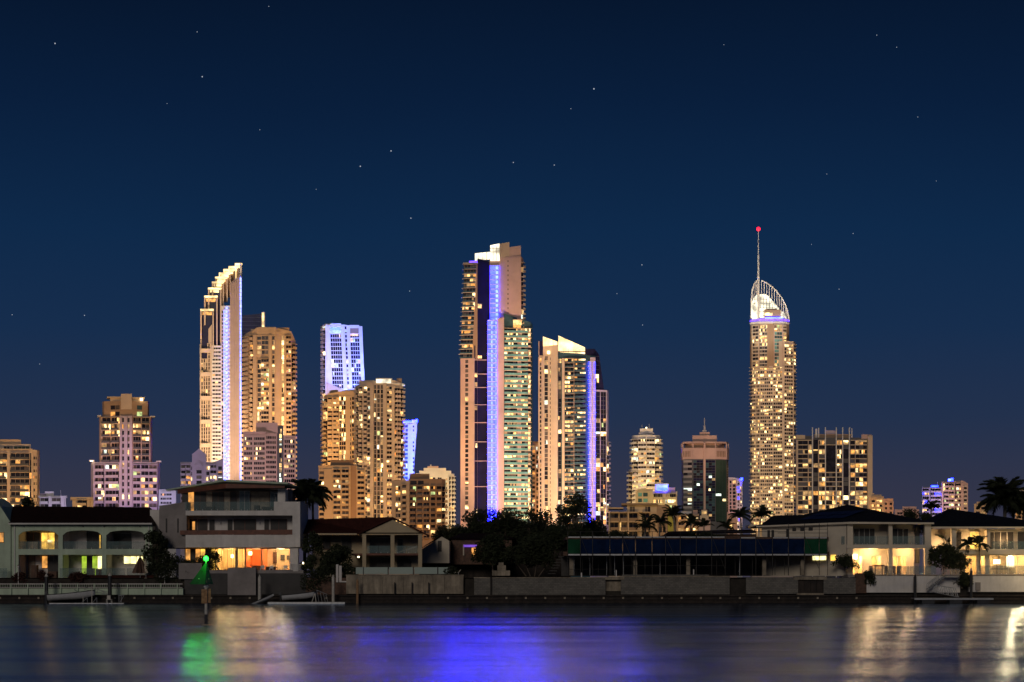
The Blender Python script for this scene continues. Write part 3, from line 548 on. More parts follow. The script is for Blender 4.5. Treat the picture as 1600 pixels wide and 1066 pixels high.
t.face((930.5, 1), (948, 5), 612, 820, 6.9, [('G', 931, 937.4, {'n': 1}), ('W', 937.6, 938.4, {'m': 'lav', 'd': .3}), ('G', 938.6, 947, {'n': 2})], p=.25, pal=BRIGHT, sec=3, darks=('bglass', 'dk'))
t.face((929, 3), (936, 8), 556, 609, 6.9, [('G', 929.5, 935.6, {'n': 2})], p=.12, sec=4, darks=('bglass',)); t.face((948, 5), (951, 12), 690, 820, 6.9, [('b', 948.2, 951, {'p': .3})], wall='lav', sec=5)
t.done()
# ---- T13
t = Tw('round_apartment_tower', 'round white apartment tower with brightly lit balconies', 1300, 1010, 21)
ring = [(987, 18), (990, 8), (997, 1), (1010, -2), (1023, 1), (1030, 8), (1033, 18), (1028, 36), (992, 36)]
t.body(ring, 680, B, M['white']); t.body([(982, 14), (988, 4), (1002, 0), (1002, 30), (984, 30)], 733, B, M['white'])
t.body([(1000, 6), (1020, 6), (1018, 18), (1002, 18)], 669, 680, M['white'], 'plant_room'); t.blk(998, 1022, 676, 677.2, 4, 20, M['white'], 'roof_slab'); t.blk(1003, 1003.5, 662, 669, 8, 8.5, M['steel'], 'mast'); t.blk(1014, 1014.5, 662, 669, 8, 8.5, M['steel'], 'mast'); t.blk(1009, 1011, 667, 669, 7, 9, M['lamp'], 'lamp')
for a_, b_ in zip(ring[:6], ring[1:7]):
    x0, x1 = a_[0], b_[0]
    t.face(a_, b_, 686, 815, 7, [('b', x0+.2, x1-.2, {'n': max(1, int((x1-x0)/4)), 'bh': .4})], wall='white', p=.42, pal=BRIGHT, sec=0)
t.face((982, 14), (988, 4), 737, 815, 7, [('b', 982.2, 987.8)], wall='white', p=.6, pal=BRIGHT, sec=1); t.face((988, 4), (1002, 0), 737, 815, 7, [('b', 988.2, 1001.8, {'n': 3})], wall='white', p=.55, pal=BRIGHT, sec=1)
t.done()
t = Tw('midrise_apartment_block', 'yellow lit midrise with blue glowing roof box below round tower', 900, 1027, 22, cat='apartment block')
t.body(rect(993, 1058, 2, 24), 768, B, M['sand']); t.body(rect(996, 1020, 0, 20), 764, B, M['sand']); t.blk(1024, 1044, 757, 768, 2, 12, M['white'], 'roof_box'); t.blk(1026, 1043, 757.4, 762, 0, 2, M['ledw'], 'light_box'); t.blk(1026, 1043, 762, 766.5, 0, 2, M['ledb'], 'light_box'); t.blk(1022, 1045, 755.5, 757.2, -1, 14, M['white'], 'roof_slab'); t.blk(1040, 1055, 761.5, 768, 4, 14, M['pink'])
t.face((996, 0), (1020, 0), 767, 830, 9, [('g', 997, 1003, {'dk': ('tglass2', 'tglass')}), ('W', 1003.3, 1004.6), ('g', 1005, 1012, {'dk': ('tglass2', 'tglass')}), ('W', 1012.4, 1019.5)], wall='sand', p=.35, ind=True, pal=[('w1', 3), ('w6', 2)])
t.face((1020, 2), (1058, 2), 771, 830, 9, [('b', 1021, 1035, {'n': 4}), ('W', 1035.4, 1039), ('b', 1040, 1056, {'n': 5})], wall='sand', p=.7, ind=True, pal=BRIGHT, sec=1); t.done()
# ---- T15 office tower with pink crown
t = Tw('octagonal_office_tower', 'dark green glass office tower with pink crown and mast', 1000, 1101, 23)
oct_ = [(1065, 14), (1067, 6), (1083, 0), (1118, 0), (1135, 6), (1138, 14), (1134, 34), (1069, 34)]
t.body(oct_, 716, B, M['dkgrey'], 'glass_wall'); t.body([(1064, 14), (1066, 5), (1083, -1), (1118, -1), (1136, 5), (1139, 14), (1135, 35), (1068, 35)], 700, 717.5, M['pink'], 'crown_wall'); t.body([(1070, 16), (1080, 6), (1122, 6), (1132, 16), (1126, 30), (1076, 30)], 692, 700, M['brown2'], 'recessed_storey')
t.body([(1065, 14), (1067, 6), (1083, 0), (1118, 0), (1135, 6), (1138, 14), (1134, 34), (1069, 34)], 690, 692.6, M['pink'], 'roof_ring')
for p_ in oct_[:6]: t.blk(p_[0]-1, p_[0]+1, 692, 700, p_[1], p_[1]+2, M['pink'], 'ring_post')
t.blk(1082, 1120, 680, 690, 6, 26, M['pink'], 'upper_step'); t.blk(1093, 1109, 674.6, 680, 10, 22, M['pink'], 'upper_step'); t.blk(1097.5, 1104, 671, 674.6, 12, 18, M['steel'], 'mast_base'); t.blk(1099.4, 1102.4, 664, 671, 13, 16, M['steel'], 'mast'); t.blk(1100.2, 1101.4, 652, 664, 14, 15, M['steel'], 'mast')
t.face((1067, 6), (1083, 0), 719, 815, 8, [('g', 1068, 1081, {'n': 2, 'sp': .45, 'm': 'grey'})], p=.2, ind=True, pal=OFFICE, sec=0, darks=('dk', 'dkgrey'))
t.face((1083, 0), (1118, 0), 719, 815, 4, [('G', 1083.5, 1098.5, {'n': 3, 'm': 'dkgrey'}), ('W', 1099, 1102, {'m': 'pink', 'd': 1.6, 'y': (692, 903), 'n': 'centre_pier'}), ('G', 1102.5, 1117.5, {'n': 3, 'm': 'dkgrey'})], p=.03, pal=OFFICE, sec=1, darks=('tglass2', 'dk', 'bglass'))
t.face((1118, 0), (1135, 6), 719, 815, 4, [('G', 1118.5, 1134.5, {'n': 3, 'm': 'gglass'})], p=.02, pal=OFFICE, sec=2, darks=('gglass',)); t.face((1135, 6), (1138, 14), 719, 815, 4, [('G', 1135.2, 1138)], p=0, sec=2, darks=('gglass',))
t.face((1066, 5), (1083, -1), 701, 717, 30, [('W', x, x+1, {'m': 'brown', 'd': .3, 'y': (705, 714), 'n': 'louvre'}) for x in (1068, 1070.4, 1072.8, 1075.2, 1077.6)], sec=4); t.face((1118, -1), (1136, 5), 701, 717, 30, [('W', x, x+1, {'m': 'brown', 'd': .3, 'y': (705, 714), 'n': 'louvre'}) for x in (1120, 1122.4, 1124.8, 1127.2, 1129.6, 1132)], sec=4)
t.blk(1096, 1105, 797, 806, -8, 0, M['sand'], 'entrance_tower'); t.blk(1094, 1107, 806, 812, -9, 0, M['sand'], 'entrance_tower'); t.blk(1091, 1110, 812, B, -10, 0, M['pink'], 'entrance_tower'); t.blk(1097, 1104, 800, 803, -8.6, -8, M['w1'], 'window')
t.done()
# ---- T16
t = Tw('gridded_tower', 'narrow white gridded tower with blue corner lamp', 1400, 1149, 24)
t.body([(1138, 0), (1151, -2), (1160, 4), (1160, 20), (1138, 20)], [746, 747, 749, 749, 746], B, M['white'])
t.face((1138, 0), (1151, -2), 750, 830, 5.6, [('W', 1138.2, 1140), ('g', 1140, 1143, {'sp': .25}), ('W', 1143.4, 1145), ('g', 1145, 1149.4, {'sp': .25}), ('W', 1149.8, 1151)], wall='pink', p=.06, sec=0)
t.face((1151, -2), (1160, 4), 752, 830, 5.6, [('g', 1152.5, 1155, {'sp': .5}), ('g', 1156.5, 1158.6, {'sp': .5})], wall='white', p=.35, sec=0, pal=[('w2', 2), ('ledp', 1)])
t.blk(1157, 1160.6, 746.5, 750.5, 1, 4, M['ledb'], 'lamp'); t.done()
# ---- T17 spire tower
t = Tw('spire_tower', 'tallest tower with needle spire and white curved crown', 1590, 1207, 25)
up = [(1172, 16), (1175, 8), (1186, 2), (1199, 0), (1208, 0), (1209, -1), (1223, 1), (1229, 6), (1233, 14), (1229, 40), (1176, 40)]
t.body(up, 506, 575, M['brown2']); lo = [(1172.5, 16), (1175, 8), (1187, 2), (1208, 0), (1225, 0), (1240, 5), (1243, 14), (1240, 44), (1176, 44)]
t.body(lo, 533, B, M['cream']); t.body([(p[0], p[1]+(.5 if p[1] < 20 else -1)) for p in up], 496, 506, M['white'], 'sky_deck')
kw = dict(wall='cream', p=.36, sp=.4, darks=('dk', 'dk2'), pal=[('w1', 5), ('w2', 4), ('w5', 5), ('w6', .6)])
t.face((1175, 8), (1186, 2), 507, 572, 5.5, [('W', 1175, 1176), ('g', 1176.2, 1185, {'n': 2, 'sp': .3}), ('W', 1185, 1186)], sec=0, **kw); t.face((1186, 2), (1199, 0), 507, 572, 5.5, [('g', 1187, 1198.6, {'n': 3, 'sp': .3})], sec=0, **kw)
t.face((1209, -1), (1223, 1), 507, 572, 5.5, [('W', 1208.6, 1210, {'m': 'pink'}), ('g', 1210.2, 1222, {'n': 3, 'sp': .2, 'dk': ('tglass2', 'tglass'), 'p': .22}), ('W', 1222, 1223.4, {'m': 'pink'})], sec=0, **kw); t.face((1223, 1), (1229, 6), 507, 572, 5.5, [('g', 1223.6, 1228.6, {'n': 1})], sec=0, **kw)
t.face((1172.5, 16), (1175, 8), 572, 830, 5.5, [('g', 1172.8, 1175)], sec=1, tick=-1, **kw); t.face((1175, 8), (1187, 2), 572, 830, 5.5, [('g', 1175.4, 1180.6, {'n': 2}), ('W', 1180.8, 1181.6), ('g', 1182, 1186.6, {'n': 2})], sec=1, **kw)
t.face((1187, 2), (1208, 0), 572, 830, 5.5, [('W', 1187, 1188), ('g', 1188.2, 1194, {'n': 2}), ('g', 1194.6, 1207, {'n': 4}), ('W', 1207.2, 1208)], sec=1, **kw)
t.face((1208, 0), (1225, 0), 572, 830, 5.5, [('g', 1208.6, 1222, {'n': 4}), ('W', 1222.6, 1225)], sec=1, **kw); t.face((1225, 0), (1240, 5), 536, 830, 5.5, [('g', 1226, 1238.6, {'n': 4}), ('W', 1238.8, 1240)], sec=2, **kw)
t.face((1240, 5), (1243, 14), 536, 830, 5.5, [('g', 1240.2, 1243)], sec=2, tick=1, **kw)
# crown: curved glass sail glowing in place of floodlighting, ribs and rim, violet ring
def cw(px, d): return t.w((px, d))
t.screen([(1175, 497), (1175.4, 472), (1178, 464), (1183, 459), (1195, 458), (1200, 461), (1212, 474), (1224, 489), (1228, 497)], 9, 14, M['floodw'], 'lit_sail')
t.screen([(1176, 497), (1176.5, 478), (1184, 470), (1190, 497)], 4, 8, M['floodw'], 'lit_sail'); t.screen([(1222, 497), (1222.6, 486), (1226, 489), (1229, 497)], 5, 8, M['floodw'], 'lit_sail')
for i in range(9): t.blk(1179+i*4.6, 1179.8+i*4.6, 462+max(0, i-4)*6, 497, 8, 9, M['grey'], 'sail_rib')
for i in range(5): t.blk(1177, 1199+i*6, 466+i*6.4, 466.7+i*6.4, 7.6, 8.8, M['grey'], 'sail_rail')
t.blk(1194, 1220, 484, 497, -1, 12, M['brown2'], 'plant_room'); t.blk(1196, 1214, 482, 484, 1, 10, M['grey'], 'plant_room'); t.blk(1195, 1207, 489, 493, -1.6, -1, M['w2'], 'window')
for a_, b_ in zip(up[:8], up[1:9]): t.face(a_, b_, 496, 502, 6, [('W', a_[0], b_[0], {'m': 'ledv', 'd': .3, 'y': (498.6, 500.8), 'n': 'led_ring'}), ('W', a_[0], b_[0], {'m': 'white', 'd': .9, 'y': (502.5, 503.6), 'n': 'ring_beam'})], sec=5)
t.blk(1196, 1224, 496.4, 498, -2.4, -1.4, M['ledw'], 'led_ring')
def arc(pts, r):
    mbr = t.mb(('rim', pts[0]), 'crown_rim')
    q = [Vector((*t.w((p[0], p[2])), t.z(p[1]))) for p in pts]
    for i_, (a_, b_) in enumerate(zip(q, q[1:])): mbr.tube(a_, b_, r, r, M['white'], 5)
R_ = [(1190, 437, 8), (1198, 441, 6), (1206, 447, 4), (1214, 455, 3), (1221, 464, 4), (1227, 474, 7), (1231, 485, 11), (1233, 500, 14)]
L_ = [(1182, 437, 10), (1178, 443, 11), (1175, 452, 12), (1174, 465, 13), (1173.5, 500, 15)]
arc(R_, .65); arc(L_, .65)
for i_, p_ in enumerate(R_[:-1]):
    for fr in (0, .5):
        n_ = R_[i_+1]; q_ = [p_[k]+(n_[k]-p_[k])*fr for k in range(3)]
        yb = min(497, 459+max(0, (q_[0]-1196))*1.15)
        if yb-q_[1] > 2: t.blk(q_[0]-.55, q_[0]+.55, q_[1], yb+2, q_[2]-.4, q_[2]+.4, M['white'], 'crown_rib')
for p_ in ((1182, 437, 10), (1180, 440, 10.4), (1178, 443, 11), (1176.4, 448, 11.5)): t.blk(p_[0]-.35, p_[0]+.35, p_[1], 466, p_[2]-.4, p_[2]+.4, M['white'], 'crown_rib')
sx, sy = t.w((1185, 5))
for r0, r1, ya, yb, nm in ((1.5, 1.3, 500, 431, 'mast_base'), (1.05, .9, 431, 397, 'mast'), (.6, .4, 397, 359.5, 'mast_tip')):
    t.mb(nm, nm).tube((sx, sy, t.z(ya)), (sx, sy, t.z(yb)), r0*t.s*1.5, r1*t.s*1.5, M['white'], 10)
t.mb('bcn', 'beacon').ball((sx, sy, t.z(357)), 3.1*t.s, glow('beacon_red', (1, .004, .02), 5, 0), 10, 7)  # ball oversized to imitate the glow around the beacon
t.done()
# ---- T18
t = Tw('gridded_apartment_block', 'wide dark gridded block with white fins above its roof', 1100, 1303, 26, cat='apartment block')
t.body(rect(1244, 1362, 0, 34), 684, B, M['dkgrey']); t.blk(1244, 1258, 680, 686, -1, 20, M['sand'], 'parapet'); t.blk(1258, 1268, 681, 686, 1, 20, M['dkgrey'], 'parapet'); t.blk(1346, 1362, 679, 686, -1, 30, M['pink'], 'parapet'); t.blk(1290, 1308, 672, 684, 8, 24, M['lav'], 'plant_room'); t.blk(1272, 1332, 678, 684, 6, 26, M['brown2'], 'plant_room')
cols = [('W', 1243.4, 1246.4, {'d': 1.6, 'm': 'sand'}), ('g', 1246.4, 1262, {'n': 2, 'p': .12}), ('W', 1262.2, 1263.2), ('g', 1263.4, 1268, {'p': .2}), ('G', 1271, 1278, {'p': .25, 'm': 'dk'}), ('W', 1278.3, 1279.6), ('g', 1279.8, 1289, {'n': 2, 'p': .5}), ('g', 1290.4, 1305.4, {'n': 2, 'p': .42, 'y': (694, 702)}), ('g', 1290.4, 1305.4, {'n': 3, 'p': .3, 'y': (737, 900)}), ('g', 1308, 1315.4, {'n': 2, 'p': .45}), ('G', 1318, 1325.6, {'p': .25, 'm': 'dk'}), ('g', 1329, 1335.4, {'p': .25}), ('g', 1337, 1354.4, {'n': 3, 'p': .38}), ('W', 1355, 1362.4, {'d': 1.8, 'm': 'sand', 'y': (681, 903)}), ('W', 1335.8, 1336.6)]
t.face((1244, 0), (1362, 0), 687.4, 810, 7.2, cols, wall='sand', ind=True, sp=.2, pal=[('w1', 5), ('w2', 3), ('w3', 4), ('w5', 4)], sec=0, darks=('dk', 'dk', 'dkgrey'))
t.blk(1290.4, 1305.6, 696, 737, -1.2, -.2, M['dk'], 'blank_panel')
for x, y in ((1269.4, 668), (1279, 669), (1289.6, 668), (1306.6, 668), (1316.6, 668), (1327, 668), (1331, 670)): t.blk(x-.7, x+.9, y, 903 if x not in (1331, 1279) else 684, -2.6, 3, M['white'], 'fin')
t.blk(1274, 1277, 669.6, 684, 4, 6, M['white'], 'fin'); t.done()
# ---- right side
t = Tw('low_apartment_building', 'orange lit low building right of the dark gridded block', 900, 1378, 27, cat='building')
t.body(rect(1358, 1381, 0, 20), 776, B, M['sand']); t.body(rect(1380, 1396, 4, 20), 779, B, M['pink']); t.blk(1362, 1378, 773, 776, 3, 14, M['sand']); t.blk(1364, 1366, 770.5, 773, 4, 8, M['sand'])
t.face((1358, 0), (1381, 0), 778, 806, 7, [('g', 1362, 1367), ('g', 1370, 1378, {'n': 2})], wall='sand', p=.35, ind=True, sp=.5, pal=[('w1', 1)]); t.face((1380, 4), (1396, 4), 782, 806, 7, [('g', 1383, 1386), ('g', 1390, 1394)], wall='pink', p=.1, sp=.5, sec=1); t.done()
t = Tw('twin_block_apartment', 'pair of joined blocks, left blue lit, right warm, above dark roofs', 1000, 1477, 28, cat='apartment block')
t.body(rect(1441, 1470, 2, 26), 761, B, M['lav']); t.body([(1471, 0), (1504, 0), (1512.5, 5), (1512.5, 28), (1471, 28)], [753, 751, 755, 755, 753], B, M['pink'])
t.blk(1455, 1466, 758.5, 761.5, 4, 14, M['ledb'], 'led_roof_edge'); t.blk(1464.6, 1465.2, 753, 759, 5, 5.6, M['steel'], 'mast'); t.blk(1481.5, 1489, 748, 753, 3, 10, M['ledw'], 'light_box'); t.blk(1486, 1489.6, 747, 753, 2, 4, M['ledb'], 'light_box')
t.face((1441, 2), (1470, 2), 763, 815, 6.3, [('b', 1441.5, 1451, {'n': 3}), ('W', 1451.4, 1453), ('b', 1453.4, 1460.6, {'n': 2}), ('b', 1461, 1469.4, {'n': 2})], wall='lav', p=.1, pal=[('ledp', 2), ('w1', 1)], ind=True, sec=0)
t.face((1471, 0), (1504, 0), 755, 815, 6.3, [('W', 1471, 1473.4), ('b', 1474, 1482, {'n': 2}), ('b', 1482.6, 1490, {'n': 2, 'p': .3}), ('W', 1490.3, 1491.6), ('b', 1492, 1501, {'n': 3, 'p': .4}), ('W', 1501.4, 1504)], wall='pink', p=.22, pal=BRIGHT, ind=True, sec=1)
t.face((1504, 0), (1512.5, 5), 758, 815, 6.3, [('g', 1506, 1510.6, {'sp': .5})], wall='cream', p=.3, sec=1); t.done()
t = Tw('apartment_block', 'lit block at the right edge behind the big palm', 800, 1598, 29, cat='apartment block')
t.body(rect(1586, 1640, 0, 30), 766, B, M['cream']); t.face((1586, 0), (1640, 0), 768, 815, 7.5, [('b', 1588, 1596, {'n': 2}), ('b', 1597, 1606, {'n': 2}), ('b', 1607, 1618, {'n': 2})], wall='cream', p=.4, ind=True); t.done()
t = Tw('low_building', 'low pale rooftop seen past trees right of orange building', 820, 1418, 30, cat='building')
t.body(rect(1398, 1436, 0, 14), 796, B, M['pink']); t.blk(1410, 1432, 791.5, 796, 2, 10, M['pink']); t.face((1398, 0), (1436, 0), 797, 812, 7, [('g', 1402, 1410, {'n': 2}), ('g', 1414, 1426, {'n': 3})], wall='pink', p=.2, sp=.5); t.done()
t = Tw('low_building', 'tiny warm rooftop left of the big palm crown', 820, 1530, 31, cat='building')
t.body(rect(1522, 1542, 0, 14), 787, B, M['sand']); t.blk(1526, 1534, 784, 787, 2, 8, M['sand']); t.face((1522, 0), (1542, 0), 789, 812, 7, [('g', 1525, 1531), ('g', 1533, 1539)], wall='sand', p=.2, sp=.5); t.done()
# ---- mid-distance low apartments
t = Tw('terrace_apartment_building', 'three storey tan and brown apartments with deep lit balconies', 420, 1003, 32, cat='apartment building')
t.body(rect(951, 1027, 10, 60), 800, B, M['sand']); t.body(rect(1026, 1043, 0, 60), 797, B, M['brown2']); t.body(rect(1043, 1052, 4, 50), 802, B, mat('lime_render', (.45, .42, .08), .7)); t.body(rect(1051, 1058, 6, 50), 797, B, M['brown2'])
t.blk(971, 1028, 786.5, 789.5, -4, 56, M['brown'], 'roof_slab'); t.blk(980, 1026, 789.5, 800, 4, 50, M['sand'], 'penthouse'); t.blk(1026, 1042, 789, 798, 2, 40, M['brown2'], 'penthouse'); t.blk(950, 974, 793, 795, 0, 50, M['tan'], 'roof_slab')
t.face((951, 10), (1027, 10), 800, 845, 14.6, [('b', 953, 966, {'n': 2, 'd': 2.6}), ('W', 966.4, 968), ('b', 968.4, 979, {'n': 2, 'd': 2.6, 'p': .5}), ('W', 979.4, 981.6, {'d': 2.8}), ('b', 982, 996, {'n': 2, 'd': 2.6, 'p': .5}), ('W', 996.4, 999), ('b', 1003, 1014, {'n': 2, 'd': 2.6}), ('W', 1014.4, 1026, {'d': 1.2})], wall='tan', bal='brown', p=.2, ind=True, pal=[('w1', 3), ('w3', 3), ('w2', 1)])
t.face((980, 4), (1026, 4), 790, 800, 10, [('g', 984, 992, {'n': 2}), ('g', 1008, 1016, {'n': 2})], wall='sand', p=0, ind=True, sec=1, sp=.15); t.face((1026, 0), (1043, 0), 803, 845, 14.6, [('g', 1029, 1034, {'sp': .4}), ('g', 1036, 1040, {'sp': .4})], wall='brown2', p=.1, ind=True, sec=2)
t.done()
t = Tw('low_apartment_building', 'small lit stepped flats before the dark office tower', 520, 1075, 33, cat='building')
t.body(rect(1057, 1092, 0, 30), 803, B, M['tan']); t.blk(1064, 1080, 799, 803, 4, 20, M['white']); t.blk(1083, 1090, 797, 803, 4, 20, M['pink'])
t.face((1057, 0), (1092, 0), 806, 850, 9, [('b', 1060, 1068, {'n': 2}), ('W', 1068.5, 1071), ('b', 1072, 1081, {'n': 2}), ('b', 1083, 1090, {'n': 2})], wall='tan', p=.35, ind=True); t.done()
t = Tw('low_building', 'small pink lit house gable below the gridded tower', 520, 1143, 34, cat='building')
t.body([(1136, 0), (1152, 0), (1152, 30), (1136, 30)], [800, 812, 812, 800], B, M['pink']); t.face((1136, 0), (1152, 0), 814, 850, 12, [('g', 1140, 1146)], wall='pink', p=.3, ind=True); t.done()
# ---- unseen spot lamps added to light the towers: (px, row, distance, metres in front, colour, irradiance, half width px, side)
W1 = (1, .58, .24); W2 = (1, .68, .36); W3 = (1, .50, .16); VI = (.62, .36, 1); BW = (.50, .58, 1); PK = (1, .62, .52)
for a_ in [(20, 760, 900, 160, W1, 3.4, 110, 0), (84, 780, 820, 120, (.7, .55, 1), 1.6, 30, 0), (128, 785, 760, 100, W1, 2.2, 30, 0),
           (197, 760, 1000, 220, (.92, .62, 1), 1.5, 75, 10), (197, 690, 1000, 260, W1, 1.5, 95, -60), (258, 780, 850, 100, (.6, .5, 1), 2.4, 24, 0),
           (328, 590, 1330, 330, (1, .72, .48), 5.4, 160, -100), (345, 640, 1330, 330, (1, .74, .66), 2.6, 240, 40), (315, 735, 900, 120, (.85, .66, 1), 1.1, 45, -20),
           (421, 630, 1250, 300, W1, 2.6, 150, 90), (415, 720, 1000, 180, (.95, .66, .72), 1.8, 60, 0), (396, 500, 1500, 300, BW, .5, 40, 0),
           (540, 560, 1300, 75, (.20, .28, 1), 8, 80, 0, 140), (530, 670, 1230, 230, W1, 3.2, 90, -30), (594, 700, 1150, 250, W1, 3.2, 150, 40), (506, 640, 1300, 300, W1, 1.2, 60, -200),
           (640, 690, 1250, 80, (.075, .13, 1), 22.0, 55, 8, 40), (535, 775, 800, 140, W3, 3.2, 65, 0), (690, 775, 1000, 80, W2, 5.0, 60, 20, 40), (655, 795, 780, 140, W3, 1.5, 65, 20),
           (770, 700, 1134, 300, (1, .62, .46), 2.3, 165, -60), (775, 470, 1134, 330, (1, .64, .54), 1.5, 120, -60), (815, 670, 1134, 260, (.95, .86, .6), 1.0, 150, 90), (838, 760, 1350, 200, W1, 3, 60, 0),
           (862, 690, 1130, 280, W1, 3.2, 165, -40), (920, 700, 1130, 280, (.9, .62, .75), 1.2, 150, 40),
           (1010, 730, 1300, 250, W2, 4.6, 75, 0), (1027, 785, 900, 120, (1, .78, .36), 3.0, 45, 0), (1101, 705, 1000, 240, PK, 2.0, 45, -40), (1101, 770, 1000, 200, (1, .8, .6), .8, 75, 30), (1149, 785, 1400, 200, (1, .6, .72), 2.6, 45, 0),
           (1205, 690, 1590, 400, (1, .72, .46), 2.6, 175, -40), (1203, 540, 1590, 420, (1, .70, .50), 1.3, 70, 0), (1195, 430, 1590, 420, (.98, .93, .78), 2.8, 80, -60),
           (1303, 740, 1100, 240, (1, .70, .44), 1.3, 90, 60), (1378, 785, 900, 110, W3, 2.8, 35, 0), (1456, 785, 1000, 130, (.55, .46, 1), 2.6, 30, -20), (1492, 780, 1000, 150, (1, .7, .6), 2.4, 38, 30), (1600, 785, 800, 120, W1, 2.2, 45, 0), (1418, 800, 820, 90, PK, 1.2, 30, 0), (1530, 795, 820, 90, W1, 1.5, 22, 0),
           (995, 815, 420, 70, (1, .68, .32), 1.5, 75, 0), (1075, 820, 520, 60, W1, 1.6, 30, 0), (1143, 820, 520, 60, W1, 1.6, 22, 0)]:
    spot(*a_)
# ================================================================ houses on the bank
M['hwhite'] = mat('house_white_render', (.80, .76, .72), .8, 0, .14, .5, .15, 12, streak=.12)
M['hgreen'] = mat('house_pale_green_render', (.56, .68, .52), .8, 0, .14, .5, .15, 12, streak=.12)
M['hgrey'] = mat('house_grey_render', (.30, .27, .26), .85, 0, .2, .5)
M['hbeige'] = mat('house_beige_render', (.52, .42, .27), .8, 0, .15, .5)
M['hcream'] = mat('house_cream_render', (.66, .58, .46), .8, 0, .12, .5)
M['roofb'] = mat('roof_brown_tile', (.020, .008, .006), .75, 0, .35, 2, .5, 14, spec=.12)
M['roofr'] = mat('roof_red_tile', (.045, .013, .010), .75, 0, .35, 2, .5, 14, spec=.12)
M['roofk'] = mat('roof_dark_tile', (.012, .013, .02), .8, 0, .35, 2, .5, 14, spec=.12)
M['frame'] = mat('window_frame_dark', (.03, .028, .026), .4, .3, .2)
M['framew'] = mat('window_frame_white', (.6, .58, .55), .5, 0, .1)
M['wood'] = mat('brown_timber', (.16, .055, .03), .6, 0, .4, 1.5)
M['pane'] = glass('clear_pane', (.03, .035, .04), .16, .04)
M['gbal'] = glass('balustrade_glass', (.20, .30, .30), .32, .06)
M['rdark'] = mat('unlit_room', (.03, .026, .024), .6, 0, .5, .8)
M['rwarm'] = mat('room_wall_cream', (.72, .55, .34), .8, 0, .1)
M['rorange'] = mat('room_wall_orange', (.70, .18, .05), .8, 0, .1)
M['furn'] = mat('furniture_dark', (.10, .05, .03), .7, 0, .5, 3)
M['curt'] = mat('curtain_cloth', (.42, .36, .28), .9, 0, .25, 4)
M['yglow'] = glow('yellow_lit_curtain', (1, .56, .08), 1.3, .5, 1.2)
M['oglow'] = glow('orange_lit_door', (1, .42, .08), .8, .5, 1.2)
M['gglow'] = glow('lime_lit_curtain', (.50, .75, .04), .7, .5, .8)
M['ywglow'] = glow('pale_lit_blind', (1, .88, .38), 2.0, .3, 1.5)
